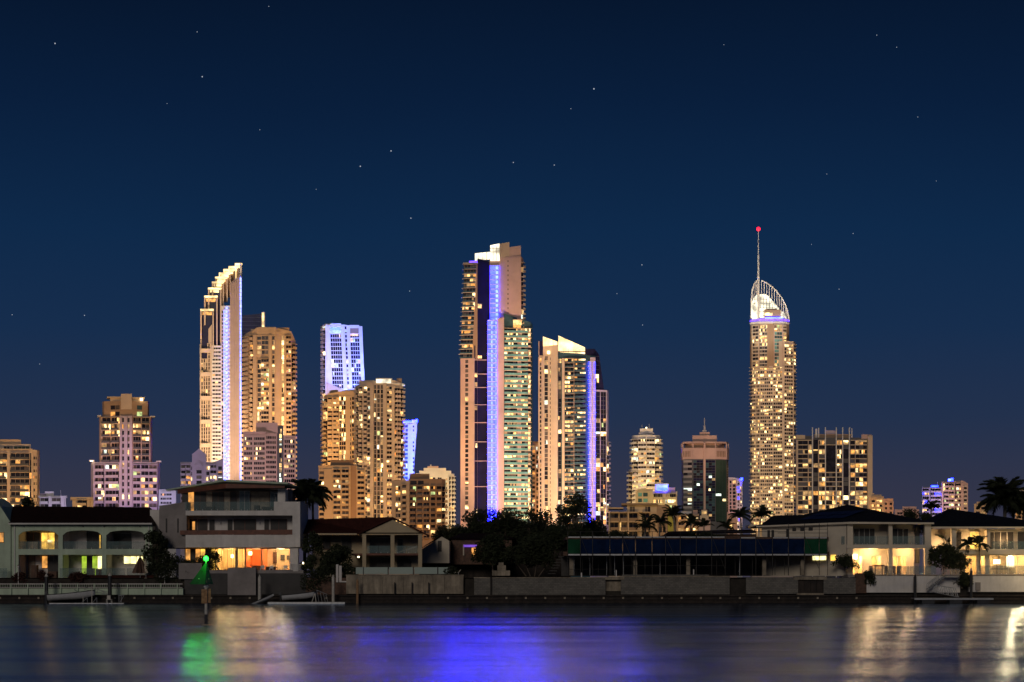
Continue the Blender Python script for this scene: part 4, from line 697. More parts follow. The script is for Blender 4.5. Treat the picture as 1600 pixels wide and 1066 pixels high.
class H:
    def __init__(s, name, label, cat, Y, px, py=898):
        s.Y = Y; s.s = Y/F; s.o = thing(name, label, cat, (Xp(px, Y), Y, Zp(py, Y)))
    def x(s, px): return Xp(px, s.Y)
    def z(s, py): return Zp(py, s.Y)
    def bx(s, name, x0, x1, yt, yb, d0, d1, m, parent=None, kind=None):
        mb = MB(); mb.box(s.x(x0), s.x(x1), s.Y+d0, s.Y+d1, s.z(yb), s.z(yt), M.get(m, m) if isinstance(m, str) else m)
        return mb.build(name, parent or s.o, kind)
    def poly(s, name, pts, d0, d1, m, parent=None):
        mb = MB(); mb.slab([(s.x(p[0]), s.z(p[1])) for p in pts], s.Y+d0, s.Y+d1, M[m]); return mb.build(name, parent or s.o)
    def mesh(s, name, pts, faces, m, parent=None):   # pts (px,py,d)
        mb = MB(); mb.add([(s.x(p[0]), s.Y+p[2], s.z(p[1])) for p in pts], faces, M[m]); return mb.build(name, parent or s.o)
    def wall(s, name, x0, x1, yt, yb, d0, d1, holes, m):
        mb = MB(); mb.wall(s.x(x0), s.x(x1), s.z(yb), s.z(yt), s.Y+d0, s.Y+d1, [(s.x(a), s.x(b), s.z(d), s.z(c)) for a, b, c, d in holes], M[m]); return mb.build(name, s.o)
    def win(s, x0, x1, yt, yb, d, n=2, pane='pane', fr='frame', name='window', t=.7, rows=1):
        X0, X1, Z0, Z1, Y = s.x(x0), s.x(x1), s.z(yb), s.z(yt), s.Y+d; T = t*s.s
        mb = MB(); m = M[fr]
        mb.box(X0, X1, Y, Y+.1, Z1-T, Z1, m); mb.box(X0, X1, Y, Y+.1, Z0, Z0+T, m)
        w_ = (X1-X0)/n
        for i in range(n+1):
            c = X0+i*w_; mb.box(max(X0, c-T/2), min(X1, c+T/2), Y+.004, Y+.096, Z0+T, Z1-T, m)
        for r in range(1, rows): zz = Z0+(Z1-Z0)*r/rows; mb.box(X0, X1, Y+.008, Y+.09, zz-T/3, zz+T/3, m)
        f = mb.build(name, s.o)
        ps = pane if isinstance(pane, (list, tuple)) else [pane]*n
        for i in range(n):
            if ps[i] is None: continue
            q = MB(); q.box(X0+i*w_+T/2, X0+(i+1)*w_-T/2, Y+.04, Y+.055, Z0+T, Z1-T, M[ps[i]]); q.build('pane', f)
        return f
    def room(s, x0, x1, yt, yb, d0, d1, m, col=None, P=0, lx=.5):
        X0, X1, Z0, Z1, A, B_ = s.x(x0), s.x(x1), s.z(yb), s.z(yt), s.Y+d0, s.Y+d1
        mb = MB(); mm = M[m]
        mb.box(X0, X1, B_, B_+.1, Z0, Z1, mm); mb.box(X0-.1, X0, A, B_, Z0, Z1, mm); mb.box(X1, X1+.1, A, B_, Z0, Z1, mm); mb.box(X0, X1, A, B_, Z1, Z1+.08, M['hwhite']); mb.box(X0, X1, A, B_, Z0-.08, Z0, M['furn'])
        o = mb.build('room', s.o)
        if P:
            ld = bpy.data.lights.new('room_lamp', 'POINT'); ld.energy = P; ld.color = col or (1, .62, .25); ld.shadow_soft_size = .25
            lo = bpy.data.objects.new('room_lamp', ld); C.objects.link(lo); lo.location = (X0+(X1-X0)*lx, (A+B_)/2, Z1-.45)
        return o
    def rail(s, x0, x1, yt, yb, d, n, m='gbal', post='framew', name='glass_panel'):
        """glass balustrade: separate panes, small clamps, a top rail"""
        w_ = (x1-x0)/n
        for i in range(n):
            p = s.bx(name, x0+i*w_+.25, x0+(i+1)*w_-.25, yt, yb-.3, d, d+.02, m)
            q = MB()
            for xx in (x0+(i+.2)*w_, x0+(i+.8)*w_): q.box(s.x(xx)-.03, s.x(xx)+.03, s.Y+d-.03, s.Y+d+.05, s.z(yb), s.z(yb)+.14, M['steel'])
            q.build('clamp', p)
# ---------------------------------------------------------------- left: pale green house with arches
h = H('arched_house', 'two storey pale green house with arched balconies and dark brown roof', 'house', 203, 128, 905)
up = [(29, 91), (98, 159), (166, 227)]
h.wall('front_wall', 18, 238, 818, 906, 0, .35, [(a, b, 828, 858) for a, b in up]+[(a, b, 867, 903) for a, b in up], 'hgreen')
for a, b in up:
    mb = MB(); n = 10
    arc_ = [(a+(b-a)*i/n, 836.5-7.6*math.sqrt(max(0, 1-(2*i/n-1)**2))**.8) for i in range(n+1)]
    for p, q in zip(arc_, arc_[1:]): mb.slab([(h.x(p[0]), h.z(p[1])), (h.x(q[0]), h.z(q[1])), (h.x(q[0]), h.z(827.9)), (h.x(p[0]), h.z(827.9))], h.Y+.01, h.Y+.34, M['hgreen'])
    mb.build('arch', h.o)
h.bx('floor_slab', 19, 237, 858.4, 866.6, .36, 3.2, 'hwhite'); h.bx('ceiling', 19, 237, 822, 828, .36, 3.2, 'hwhite'); h.bx('ground_slab', 10, 238, 903.4, 908, -1.4, 3.2, 'hgrey')
for x0, x1 in ((18.5, 29), (91.5, 97.5), (159.5, 165.5), (228, 237.5)): h.bx('party_wall', x0, x1, 828.2, 858.2, .36, 3.1, 'hwhite'); h.bx('party_wall', x0, x1, 866.8, 903.2, .36, 3.1, 'hwhite')
h.bx('rear_wall', 19, 237, 820, 906, 3.3, 3.6, 'hwhite')
h.win(53, 85, 831, 858, 3.15, 3, ['yglow', 'yglow', 'curt'], 'wood'); h.win(30, 51, 831, 858, 3.15, 2, 'rdark', 'wood'); h.win(125, 153, 829, 858, 3.15, 3, ['rdark', 'rdark', 'rdark']); h.win(168, 196, 832, 858, 3.15, 2, 'rdark')
h.bx('window_glow', 145.4, 147.4, 835, 856, 3.1, 3.14, 'yglow'); h.bx('bed', 171, 193, 851.5, 858, 1.5, 3, 'furn'); h.bx('curtain', 32, 49, 846, 858, 2.6, 2.7, 'curt'); h.bx('lamp', 64, 71, 843, 847, 2.9, 3.1, 'w2'); h.bx('lamp', 64, 71, 849, 857.6, 2.9, 3.1, 'yglow')
h.win(32, 43, 868, 903, 3.15, 1, 'curt', 'wood', 'door'); h.win(54, 63, 868, 888, 3.15, 1, 'oglow', 'wood'); h.win(63.4, 91, 868, 903, 3.15, 3, 'rdark'); h.win(117, 159, 868, 903, 3.15, 5, ['gglow', 'rdark', 'gglow', 'ywglow', 'gglow'], 'frame'); h.win(184, 214, 868.5, 881, 3.15, 3, 'ywglow', 'framew')
for i, (x0, x1, yt) in enumerate(((44, 53, 883), (70, 84, 893), (134, 142, 888), (146, 155, 889))): h.bx('chair', x0, x1, yt, 903, 1.2, 2, 'furn')
for a, b in up: h.rail(a+.5, b-.5, 846, 858, .14, 3)
for x0, x1 in ((0, 16), (97, 159), (160, 200), (201, 240)): h.rail(x0, x1, 888, 902.8, -1.2, 2)
h.poly('gable_wall', [(17.4, 908), (17.4, 817), (1, 791), (-16, 776), (-60, 830), (-60, 908)], -.2, 6, 'hgreen'); h.win(0, 7, 832, 848, -.3, 1, 'oglow', 'wood')
h.mesh('roof', [(16, 818.6, -.7), (239.5, 819.2, -.7), (220, 790, 5), (1, 788.6, 5), (240, 819, 10.5), (16, 819, 10.5)], [(0, 1, 2, 3), (1, 4, 2), (4, 5, 3, 2)], 'roofb'); h.bx('gutter', 16, 239.6, 817.6, 820, -.85, -.55, 'framew'); h.bx('downpipe', 22.4, 24, 820, 905, -.12, 0, 'framew'); h.bx('downpipe', 232, 233.4, 820, 905, -.12, 0, 'framew')
for x in (37.6, 130, 163, 219): h.bx('soffit_lamp', x-1, x+1, 822, 823.6, -.16, 0, 'frame')
# ---------------------------------------------------------------- white modern house
h = H('modern_house', 'white three storey modern house with flat roof and glowing living room', 'house', 202, 375, 893)
h.bx('frame_wall', 457, 469, 784, 855, 0, 8, 'hwhite'); h.bx('frame_wall', 428, 457, 784, 798, 0, .3, 'hwhite'); h.bx('terrace_slab', 290, 457, 798, 805.5, 0, 8, 'hwhite'); h.bx('lower_slab', 290, 457, 836, 855.4, 0, 8, 'hwhite')
h.poly('side_wing', [(247, 790), (290, 784), (290, 856), (247, 856)], .6, 8, 'hgrey'); h.bx('side_wing', 226, 247, 795, 856, 3, 8, 'hwhite')
for x in (258.5, 276.5): h.bx('slit_window', x-1, x+1, 810, 832, .5, .66, 'rdark')
h.bx('rear_wall', 282, 457, 805.6, 836, 2.6, 2.8, 'hwhite'); h.poly('timber_rail', [(281, 829), (456.6, 827.6), (456.6, 835.6), (281, 835.6)], .1, .2, 'wood')
for x0, x1, n in ((284, 302, 1), (303, 318, 1), (321, 330, 1), (350, 358, 1), (360, 395, 2), (408, 416, 1), (418, 444, 2)): h.win(x0, x1, 810, 835.8, 2.45, n, 'rdark', 'framew' if n == 1 and x0 > 310 else 'wood')
h.bx('window_glow', 294.6, 298.6, 814, 827, 2.38, 2.44, 'oglow')
for x in (339, 401): h.bx('wall_lamp', x-.8, x+.8, 814.6, 818, 2.4, 2.6, 'steel')
# penthouse under the wide roof
h.mesh('roof', [(246, 763.5, 5), (352, 753.4, -1.2), (452, 757.4, -1.2), (452, 757.4, 9), (260, 757, 12), (246, 761.5, 5), (352, 750.4, -1.2), (452, 755, -1.2), (452, 755, 9), (260, 755, 12)], [(4, 3, 2, 1, 0), (5, 6, 7, 8, 9), (0, 1, 6, 5), (1, 2, 7, 6), (2, 3, 8, 7), (3, 4, 9, 8), (4, 0, 5, 9)], 'hgreen')
h.mesh('roof_fascia', [(268, 763, 3.6), (354, 756, -.6), (446, 759.4, -.6), (446, 763, -.6), (354, 763.6, -.6), (268, 769.6, 3.6)], [(0, 5, 4, 1), (1, 4, 3, 2)], 'wood')
h.bx('penthouse_wall', 276, 448, 762, 798, 3.5, 8, 'hgrey'); h.bx('penthouse_wall', 432, 444, 763, 798, 1, 3.6, 'hwhite')
h.win(276, 362, 765.5, 797.6, 3.3, 9, ['rdark', 'oglow', 'rdark', 'rdark', 'curt', 'rdark', 'rdark', 'curt', 'rdark'], 'wood'); h.win(367, 384, 764.6, 797.6, 3.2, 2, 'tglass2', 'framew'); h.win(385, 415, 765, 797.6, 3.3, 1, 'curt', 'wood'); h.win(416, 432, 766, 797.6, 3.2, 2, 'tglass2', 'framew')
for x0, x1, yt in ((316, 332, 791), (394, 402, 789), (406, 426, 791)): h.bx('planter', x0, x1, yt, 798, 1.5, 2.3, 'furn')
h.rail(288, 428, 784, 797.6, .2, 6)
# living room
h.bx('column', 452, 465, 855.6, 892, .4, 1.2, 'hwhite'); h.bx('floor_slab', 300, 478, 891, 896, -2.5, 8, 'hgrey')
h.room(333, 378, 857, 891, 1.9, 6.4, 'rwarm', (1, .62, .22), 400, .4); h.room(380.4, 404.4, 857, 891, 1.9, 6.4, 'rorange', (1, .62, .25), 260); h.room(405.4, 451, 857, 891, 1.9, 6.4, 'rwarm', (1, .68, .34), 380, .55)
h.win(333, 344, 856, 891, 1.6, 1); h.win(345, 359, 856, 891, 1.6, 2, 'pane', 'wood'); h.win(361, 376, 856, 891, 1.6, 1); h.win(380, 404, 856, 891, 1.6, 1, 'pane', 'wood'); h.win(405, 450, 856, 891, 1.6, 2, 'pane', 'wood')
h.bx('entry_wall', 282, 333, 856, 891, 2.6, 3, 'hgrey'); h.win(284, 331, 857, 891, 2.3, 6, ['oglow', 'rdark', 'oglow', 'yglow', 'rdark', 'yglow'], 'wood')
h.bx('picture', 415, 421, 861.5, 880, 6.2, 6.36, 'furn'); h.bx('picture', 427, 434, 866, 875, 6.2, 6.36, 'rdark'); h.bx('picture', 437, 441, 867, 874, 6.2, 6.36, 'rdark')
h.bx('pendant_lamp', 382.5, 387, 861.5, 867, 3, 3.3, 'lamp'); h.bx('lamp_shade', 352, 355.6, 866, 871, 4, 4.3, 'lamp'); h.bx('sofa', 409, 425, 885, 891, 3, 4.2, 'furn'); h.bx('table', 385, 400, 883.6, 891, 4, 5, 'furn'); h.bx('curtain', 363, 367, 857.4, 890, 2.1, 2.3, 'curt')
# ---------------------------------------------------------------- house with gable porch
h = H('gable_porch_house', 'dark gabled house with beige porch columns and red brown roof', 'house', 205, 600, 888)
h.mesh('roof', [(470, 834, -.3), (590, 834, -.3), (614, 808.5, -1), (470, 809.4, 5), (614, 808.5, 9), (470, 834, 10)], [(0, 1, 2, 3), (3, 2, 4), (3, 4, 5)], 'roofr')
h.mesh('gable_roof', [(559, 834, -1.2), (614, 808, -1.2), (672, 837, -1.2), (559, 834, 9), (614, 808, 9), (672, 837, 9), (559, 836.4, -1.2), (614, 811, -1.2), (672, 839.4, -1.2)], [(0, 1, 4, 3), (1, 2, 5, 4), (0, 6, 7, 1), (1, 7, 8, 2)], 'roofr')
h.poly('gable', [(566, 834.4), (614, 812.4), (662, 834.4)], -.8, -.5, 'hbeige'); h.bx('porch_beam', 566, 661, 832.6, 836, -.8, -.2, 'hbeige')
for x in (567, 611, 654): h.bx('column', x, x+6, 836.2, 887, -.8, -.4, 'hbeige')
h.bx('porch_floor', 550, 654, 865, 868, -.7, 3, 'wood'); h.bx('rear_wall', 485, 654, 835, 890, 3.2, 3.5, 'hbeige'); h.win(574, 609, 839, 864.6, 3, 3, 'rdark'); h.win(618, 627, 840, 864.6, 3, 1, 'rdark', 'framew'); h.win(574, 609, 870, 889, 3, 3, 'rdark'); h.win(618, 640, 870, 889, 3, 2, 'rdark')
h.poly('handrail', [(620, 862.4), (650, 853), (650, 855.4), (622, 864)], 1, 1.2, 'hcream'); h.win(500, 512, 838, 858, 3, 1, 'rdark', 'wood'); h.win(530, 545, 838, 864, 3, 2, 'rdark'); h.rail(574, 610, 853, 864.6, -.5, 2); h.rail(618, 653, 853, 864.6, -.5, 2)
h.poly('eave_board', [(490, 833.6), (566, 833.6), (566, 836), (490, 836)], -.5, -.3, 'hbeige'); h.bx('lamp', 559, 562, 869.4, 871.4, -.4, -.2, 'lamp')
h = H('small_gabled_house', 'small white gabled outbuilding beside the porch house', 'house', 214, 680, 880)
h.poly('gable_wall', [(655, 880), (655, 861), (690, 838.5), (702, 845), (702, 880)], 0, 5, 'hcream'); h.mesh('roof', [(650, 862, -.5), (690, 836, -.5), (690, 836, 6), (640, 862, 6), (704, 845, -.5), (704, 845, 6)], [(0, 1, 2, 3), (1, 4, 5, 2)], 'roofr'); h.win(684, 690, 845, 862, -.12, 1, 'rdark')
h = H('dark_house', 'dark low house under the trees with violet lit doorway', 'house', 218, 745, 880)
h.bx('wall', 705, 800, 842, 882, 0, 6, 'furn'); h.mesh('roof', [(700, 842, -.6), (806, 842, -.6), (780, 832, 4), (720, 832, 4), (806, 842, 8), (700, 842, 8)], [(0, 1, 2, 3), (1, 4, 2), (4, 5, 3, 2), (5, 0, 3)], 'roofb'); h.bx('lintel_light', 724, 745, 851.5, 855, -.3, -.1, glow('violet_tube', (.30, .10, 1), .6, .3)); h.bx('door_post', 723.4, 725.4, 851, 868, -.3, 0, 'hcream'); h.bx('doorway', 737, 743, 856, 869, -.12, -.02, 'oglow')
# ---------------------------------------------------------------- right: house with solar panels
h = H('solar_roof_house', 'cream two storey house with dark hip roof, solar panels and warm patio', 'house', 203, 1385, 900)
h.mesh('roof', [(1190, 820, 4.5), (1326, 816, -1), (1456, 817, -1), (1342, 784.6, 7), (1345, 784.6, 9), (1456, 817, 16), (1190, 820, 16)], [(0, 1, 3), (1, 2, 3), (2, 5, 4, 3), (5, 6, 4), (6, 0, 3, 4)], 'roofk')
h.mesh('lower_roof', [(1196, 819.6, 4.6), (1290, 811, 4), (1268, 801, 8), (1224, 802, 8)], [(0, 1, 2, 3)], 'roofk')
h.mesh('gutter', [(1190, 820, 4.4), (1326, 816, -1.1), (1456, 817, -1.1), (1456, 819.6, -1.1), (1326, 819, -1.1), (1190, 822.4, 4.4)], [(0, 5, 4, 1), (1, 4, 3, 2)], 'hcream')
def onroof(u, v, lift=.12):   # plane through the left slope
    A, B_, Cc = Vector((1190, 820, 4.5)), Vector((1326, 816, -1)), Vector((1342, 784.6, 7)); p = A+(B_-A)*u+(Cc-A)*v; return (p.x, p.y-1.2, p.z-lift)
for i in range(4):
    for j in range(2):
        u0, v0 = .26+i*.12-j*.08, .20+j*.2
        h.mesh('solar_panel', [onroof(u0, v0), onroof(u0+.11, v0), onroof(u0+.05, v0+.18), onroof(u0-.06, v0+.18)], [(0, 1, 2, 3)], 'bglass')
h.mesh('side_wall', [(1200, 822, 5), (1322, 819, -.2), (1322, 900, -.2), (1200, 900, 5)], [(0, 3, 2, 1)], 'hcream')
def onside(x, y, o=.06): k = (x-1200)/122; return (x, y, 5-5.2*k-o)
for x0, x1, y0, y1 in ((1208, 1212, 827, 838), (1214, 1218, 827, 838), (1235.6, 1240, 825, 838), (1244.6, 1250, 824, 829), (1256, 1262, 823.6, 829), (1268, 1274, 823.4, 828.6)):
    h.mesh('window', [onside(x0, y0), onside(x0, y1), onside(x1, y1), onside(x1, y0)], [(0, 1, 2, 3)], 'rdark')
h.mesh('window', [onside(1274, 868), onside(1274, 875), onside(1293, 875), onside(1293, 867)], [(0, 1, 2, 3)], 'ywglow'); h.mesh('window', [onside(1299.6, 867), onside(1299.6, 876), onside(1307, 876), onside(1307, 867)], [(0, 1, 2, 3)], 'yglow')
h.bx('beam', 1323, 1455, 816.8, 819.4, -.3, .2, 'hcream'); h.bx('rear_wall', 1323, 1436, 819, 852, 2.4, 2.6, 'hcream'); h.bx('balcony_slab', 1322, 1455, 851.4, 857, -.4, 2.6, 'hcream')
h.wall('lower_wall', 1323, 1436, 857, 900, 2.4, 2.6, [(1334, 1354, 868, 898), (1368, 1384, 868, 890), (1394, 1402, 868, 898), (1402.5, 1424, 868, 898)], 'hcream')
for x0, x1 in ((1323, 1332), (1387.6, 1393.6), (1444, 1454)): h.bx('column', x0, x1, 819.6, 851.2, -.3, .2, 'hcream'); h.bx('column', x0, x1, 857.2, 899, -.3, .2, 'hcream')
h.win(1340, 1373, 824.6, 850.6, 2.2, 4, 'rdark', 'framew'); h.win(1401, 1426, 825, 850.6, 2.2, 3, 'rdark', 'framew'); h.win(1437, 1444, 820, 880, 2.2, 1, 'rdark', 'frame')
h.room(1334, 1356, 866, 898, 2.7, 6, 'rwarm', (1, .66, .3), 380); h.room(1366, 1386, 866, 898, 2.7, 6, 'rwarm', (1, .6, .25), 220); h.room(1394, 1425, 866, 898, 2.7, 6, 'rwarm', (1, .66, .3), 340, .2)
h.win(1334, 1354, 868, 898, 2.38, 2, 'pane', 'framew'); h.win(1368, 1384, 868, 890, 2.38, 2, 'pane', 'framew'); h.win(1394, 1402, 868, 898, 2.38, 1, 'pane', 'framew'); h.win(1402.5, 1424, 868, 898, 2.38, 3, 'pane', 'framew', 'door')
h.rail(1333, 1387, 838, 851, -.2, 3); h.rail(1394, 1444, 838, 851, -.2, 3); h.rail(1314, 1323, 838, 851, -.1, 1)
h.bx('patio_floor', 1318, 1456, 898, 902, -2.6, 2.6, 'hgrey'); h.bx('patio_table', 1368, 1384, 882.6, 885, .6, 1.6, 'furn')
for x in (1370, 1381): h.bx('table_leg', x, x+1, 885, 898, .9, 1.1, 'furn')
for x in (1362, 1386, 1398, 1406): h.bx('patio_chair', x, x+4, 884, 898, .9, 1.5, 'furn')
h.bx('patio_lamp', 1338.6, 1345, 866, 874, 2.1, 2.35, 'lamp'); h.rail(1352, 1455, 885, 897.6, -2.4, 5)
def patio(px, py, Y, P, col=(1, .60, .26)):
    ld = bpy.data.lights.new('patio_lamp', 'POINT'); ld.energy = P; ld.color = col; ld.shadow_soft_size = .2
    lo = bpy.data.objects.new('patio_lamp', ld); C.objects.link(lo); lo.location = (Xp(px, Y), Y, Zp(py, Y))
patio(1360, 860, 204.2, 220); patio(1418, 860, 204.2, 170); patio(1450, 862, 204.5, 60)
# ---------------------------------------------------------------- right edge house
h = H('hip_roof_house', 'yellow lit house with dark hip roof cut by the right edge', 'house', 204, 1550, 900)
h.mesh('roof', [(1450, 826, -1), (1640, 824, -1), (1503, 792, 6), (1512, 792, 7), (1640, 806, 12), (1450, 826, 14)], [(0, 1, 3, 2), (1, 4, 3), (0, 2, 5), (5, 2, 3, 4)], 'roofk'); h.bx('gutter', 1452, 1640, 823.4, 826, -1.1, -.8, 'hcream')
h.bx('corner_pier', 1486, 1493, 826, 898, -.4, .4, 'hcream'); h.wall('rear_wall', 1456, 1640, 826, 860, 1.8, 2, [], 'hcream'); h.bx('balcony_slab', 1494, 1640, 859, 866, -.2, 1.9, 'hcream')
h.bx('pier', 1543, 1548, 827, 859, .2, 1.8, 'hcream'); h.win(1497, 1508, 830, 858, 1.6, 1, 'rdark', 'framew'); h.win(1521, 1535, 830, 858, 1.6, 1, 'yglow', 'framew'); h.win(1549, 1590, 830, 858.6, 1.6, 4, 'rdark', 'framew'); h.win(1596, 1630, 830, 858.6, 1.6, 3, 'rdark', 'framew')
h.wall('lower_wall', 1494, 1640, 866, 899, 1.2, 1.4, [(1512, 1530, 868, 898), (1536, 1544, 868, 898), (1550, 1640, 867, 898)], 'hcream'); h.room(1508, 1546, 866, 898, 1.5, 5, 'rwarm', (1, .66, .26), 300); h.room(1548, 1640, 866, 898, 1.5, 6, 'rwarm', (1, .74, .36), 850, .55)
h.win(1512, 1530, 868, 898, 1.15, 2, 'pane', 'framew'); h.win(1536, 1544, 868, 898, 1.15, 1, 'pane', 'framew'); h.win(1550, 1640, 867, 898, 1.15, 6, 'pane', 'framew')
h.bx('table_lamp', 1565, 1574, 874, 881, 3, 3.5, 'lamp'); h.bx('lamp_base', 1569, 1570, 881, 898, 3.2, 3.3, 'furn'); h.bx('light_panel', 1590, 1602, 869, 886, 4.5, 4.6, glow('bright_lamp', (1, .85, .5), 2.5, .2)); h.bx('dining_table', 1558, 1585, 888, 890, 2, 3, 'furn')
h.bx('patio_floor', 1462, 1640, 898, 902, -2.6, 1.4, 'hgrey'); h.rail(1549, 1640, 846, 858.6, -.1, 5); h.rail(1520, 1640, 884, 897.6, -2.3, 6)
patio(1520, 846, 204.8, 110); patio(1580, 862, 204.4, 330); patio(1470, 850, 204.8, 80); patio(1570, 846, 205, 110); patio(1660, 866, 195, 800, (1, .76, .40))
# ================================================================ bank, walls, jetties
M['conc'] = mat('weathered_concrete', (.38, .32, .24), .9, 0, .35, .8, .3, 10, streak=.4)
M['dtimber'] = mat('dark_wet_timber', (.035, .024, .018), .8, 0, .5, 1.2, .4, 8, streak=.6)
M['pile'] = mat('black_pile', (.02, .02, .022), .5, 0, .3, 2)
M['alu'] = mat('dull_aluminium', (.40, .40, .40), .45, .5, .15, 3)
M['deck'] = mat('grey_deck', (.22, .20, .18), .8, 0, .3, 3)
M['hull'] = mat('boat_gelcoat', (.62, .63, .64), .35, 0, .12, 3)
M['earth'] = mat('bank_earth', (.03, .025, .02), .95, 0, .5, 1.5, .5, 5)
def brickmat(name, c1, c2, mo):
    m, t, b = _new(name); tc = t.nodes.new('ShaderNodeTexCoord'); mp = t.nodes.new('ShaderNodeMapping'); mp.inputs['Rotation'].default_value = (pi/2, 0, 0)
    br = t.nodes.new('ShaderNodeTexBrick'); br.inputs['Scale'].default_value = 1; br.inputs['Brick Width'].default_value = .4; br.inputs['Row Height'].default_value = .2; br.inputs['Mortar Size'].default_value = .014
    br.inputs['Color1'].default_value = (*c1, 1); br.inputs['Color2'].default_value = (*c2, 1); br.inputs['Mortar'].default_value = (*mo, 1)
    nz = t.nodes.new('ShaderNodeTexNoise'); nz.inputs['Scale'].default_value = .9; nz.inputs['Detail'].default_value = 5
    mx = t.nodes.new('ShaderNodeMixRGB'); mx.blend_type = 'MULTIPLY'; mx.inputs[0].default_value = .55
    bm = t.nodes.new('ShaderNodeBump'); bm.inputs['Strength'].default_value = .6; bm.inputs['Distance'].default_value = .02; bm.invert = True
    for a_, b_ in ((tc.outputs['Object'], mp.inputs[0]), (mp.outputs[0], br.inputs['Vector']), (tc.outputs['Object'], nz.inputs['Vector']), (br.outputs['Color'], mx.inputs[1]), (nz.outputs['Fac'], mx.inputs[2]), (mx.outputs[0], b.inputs['Base Color']), (br.outputs['Fac'], bm.inputs['Height']), (bm.outputs[0], b.inputs['Normal'])): t.links.new(a_, b_)
    b.inputs['Roughness'].default_value = .9; M[name] = m
brickmat('blockwork', (.30, .28, .245), (.21, .20, .18), (.14, .13, .12))
# seawall along the water
mb = MB(); mb.box(-400, 400, 198.3, 199.5, -1.5, .95, M['dtimber']); sw = mb.build('seawall'); sw['kind'] = 'structure'
for i, z0 in enumerate((.02, .42, .80)):
    q = MB(); q.box(-400, 400, 198.12-.05*i, 198.3, z0, z0+.16, M['dtimber']); q.build('whaler', sw)
plate = MB(); plate.box(-.11, .11, -.05, 0, -.11, .11, M['conc']); pm_ = plate.mesh('anchor_plate')
for i in range(40):
    o = bpy.data.objects.new('anchor_plate', pm_); C.objects.link(o); o.parent = sw; o.location = (Xp(700+i*30.4 if i < 22 else (i-22)*30, 198), 198.06, .62)
mb = MB(); mb.add([(-400, 199.5, .9), (400, 199.5, .9), (400, 199.9, GZ+.03), (-400, 199.9, GZ+.03)], [(0, 1, 2, 3)], M['earth']); o = mb.build('bank'); o['kind'] = 'structure'
def retwall(label, x0, x1, yt, yb, m, Y=199.0, cap=True, kind='retaining_wall', thick=.5):
    h = H(kind, label, 'wall', Y, (x0+x1)/2, yb); h.bx('wall_face', x0, x1, yt, yb, 0, thick, m)
    if cap: h.bx('coping', x0-.6, x1+.6, yt-1.4, yt, -.06, thick+.05, 'conc')
    return h
W_ = retwall('stained beige concrete retaining wall below the glass fence', 541, 724, 899.5, 928, 'conc')
for x in (617, 644, 670): W_.bx('stake', x-.7, x+.7, 910, 945, -.5, -.3, 'dtimber')
for i in range(5): W_.bx('panel_joint', 566+i*32, 566.4+i*32, 901, 927.6, -.01, .02, 'dtimber')
W_ = retwall('long grey blockwork wall left of the small gateway', 741, 946, 903.5, 929.5, 'blockwork'); W_.bx('post', 766, 768.4, 902, 944, -.3, -.02, 'dtimber'); W_.bx('coping', 945.2, 975, 901.4, 906, -.1, .6, 'conc')
W_ = retwall('grey blockwork wall with stepped top between gateway and gap', 970.4, 1140, 901.5, 929, 'blockwork'); W_.bx('top_course', 972, 1108, 898, 900, 0, .4, 'blockwork'); W_.bx('back_panel', 946, 970.4, 906, 929, .6, .8, 'conc')
W_ = retwall('grey blockwork wall left of the boarded opening', 1166, 1247, 902.6, 928, 'blockwork', cap=False); W_.bx('lintel', 1240, 1292, 901, 906, -.06, .5, 'conc'); W_.bx('threshold', 1245, 1287, 927, 929.6, -.1, .5, 'conc')
W_ = retwall('short blockwork wall right of the boarded opening', 1287, 1337, 903, 928, 'blockwork', cap=False)
for i in range(4): W_.bx('board', 1247.6+i*9.8, 1256.8+i*9.8, 906, 927, .3, .36, 'dtimber')
W_ = retwall('dark grey end wall beside the blockwork', 1337, 1354, 896, 927, 'furn', cap=False); 
W_ = retwall('white rendered garden wall under the solar roof house', 1354, 1500, 900, 926, 'hwhite')
for x in (1427,): W_.bx('panel_joint', x, x+.6, 901, 925.6, -.01, .03, 'furn')
W_ = retwall('bright white garden wall under the right edge house', 1514, 1640, 900, 925, 'hwhite'); W_.bx('meter_box', 1524, 1531, 910, 923, -.3, 0, 'hgrey')
W_ = retwall('low pale green garden wall below the arched house', -40, 286, 919.6, 929.4, 'hgreen', Y=198.8, cap=False)
W_ = retwall('pale green terrace wall in front of the arched house', -40, 108, 903, 913, 'hgreen', Y=200.6, cap=False); 
W_ = retwall('dark planter hedge wall below the arched house patio', 108, 246, 898.6, 912, 'roofr', Y=200.6, cap=False)
W_ = retwall('dark basement wall under the modern house terrace', 288, 478, 896, 929, 'rdark', Y=199.4, cap=False); W_.bx('screen_panel', 357, 401, 887, 930, -.6, -.4, 'hgrey'); W_.bx('screen_panel', 280, 316, 880, 905, -.3, -.1, 'hgrey')
W_ = retwall('dark garden wall below the palms and shrubs', 478, 541, 903, 929, 'furn', Y=199.4, cap=False)
retwall('long dark timber garden fence under the central trees', 655, 892, 862, 905, 'dtimber', Y=221, cap=False, kind='garden_fence')  # added dark backing that covers the lit tower bases
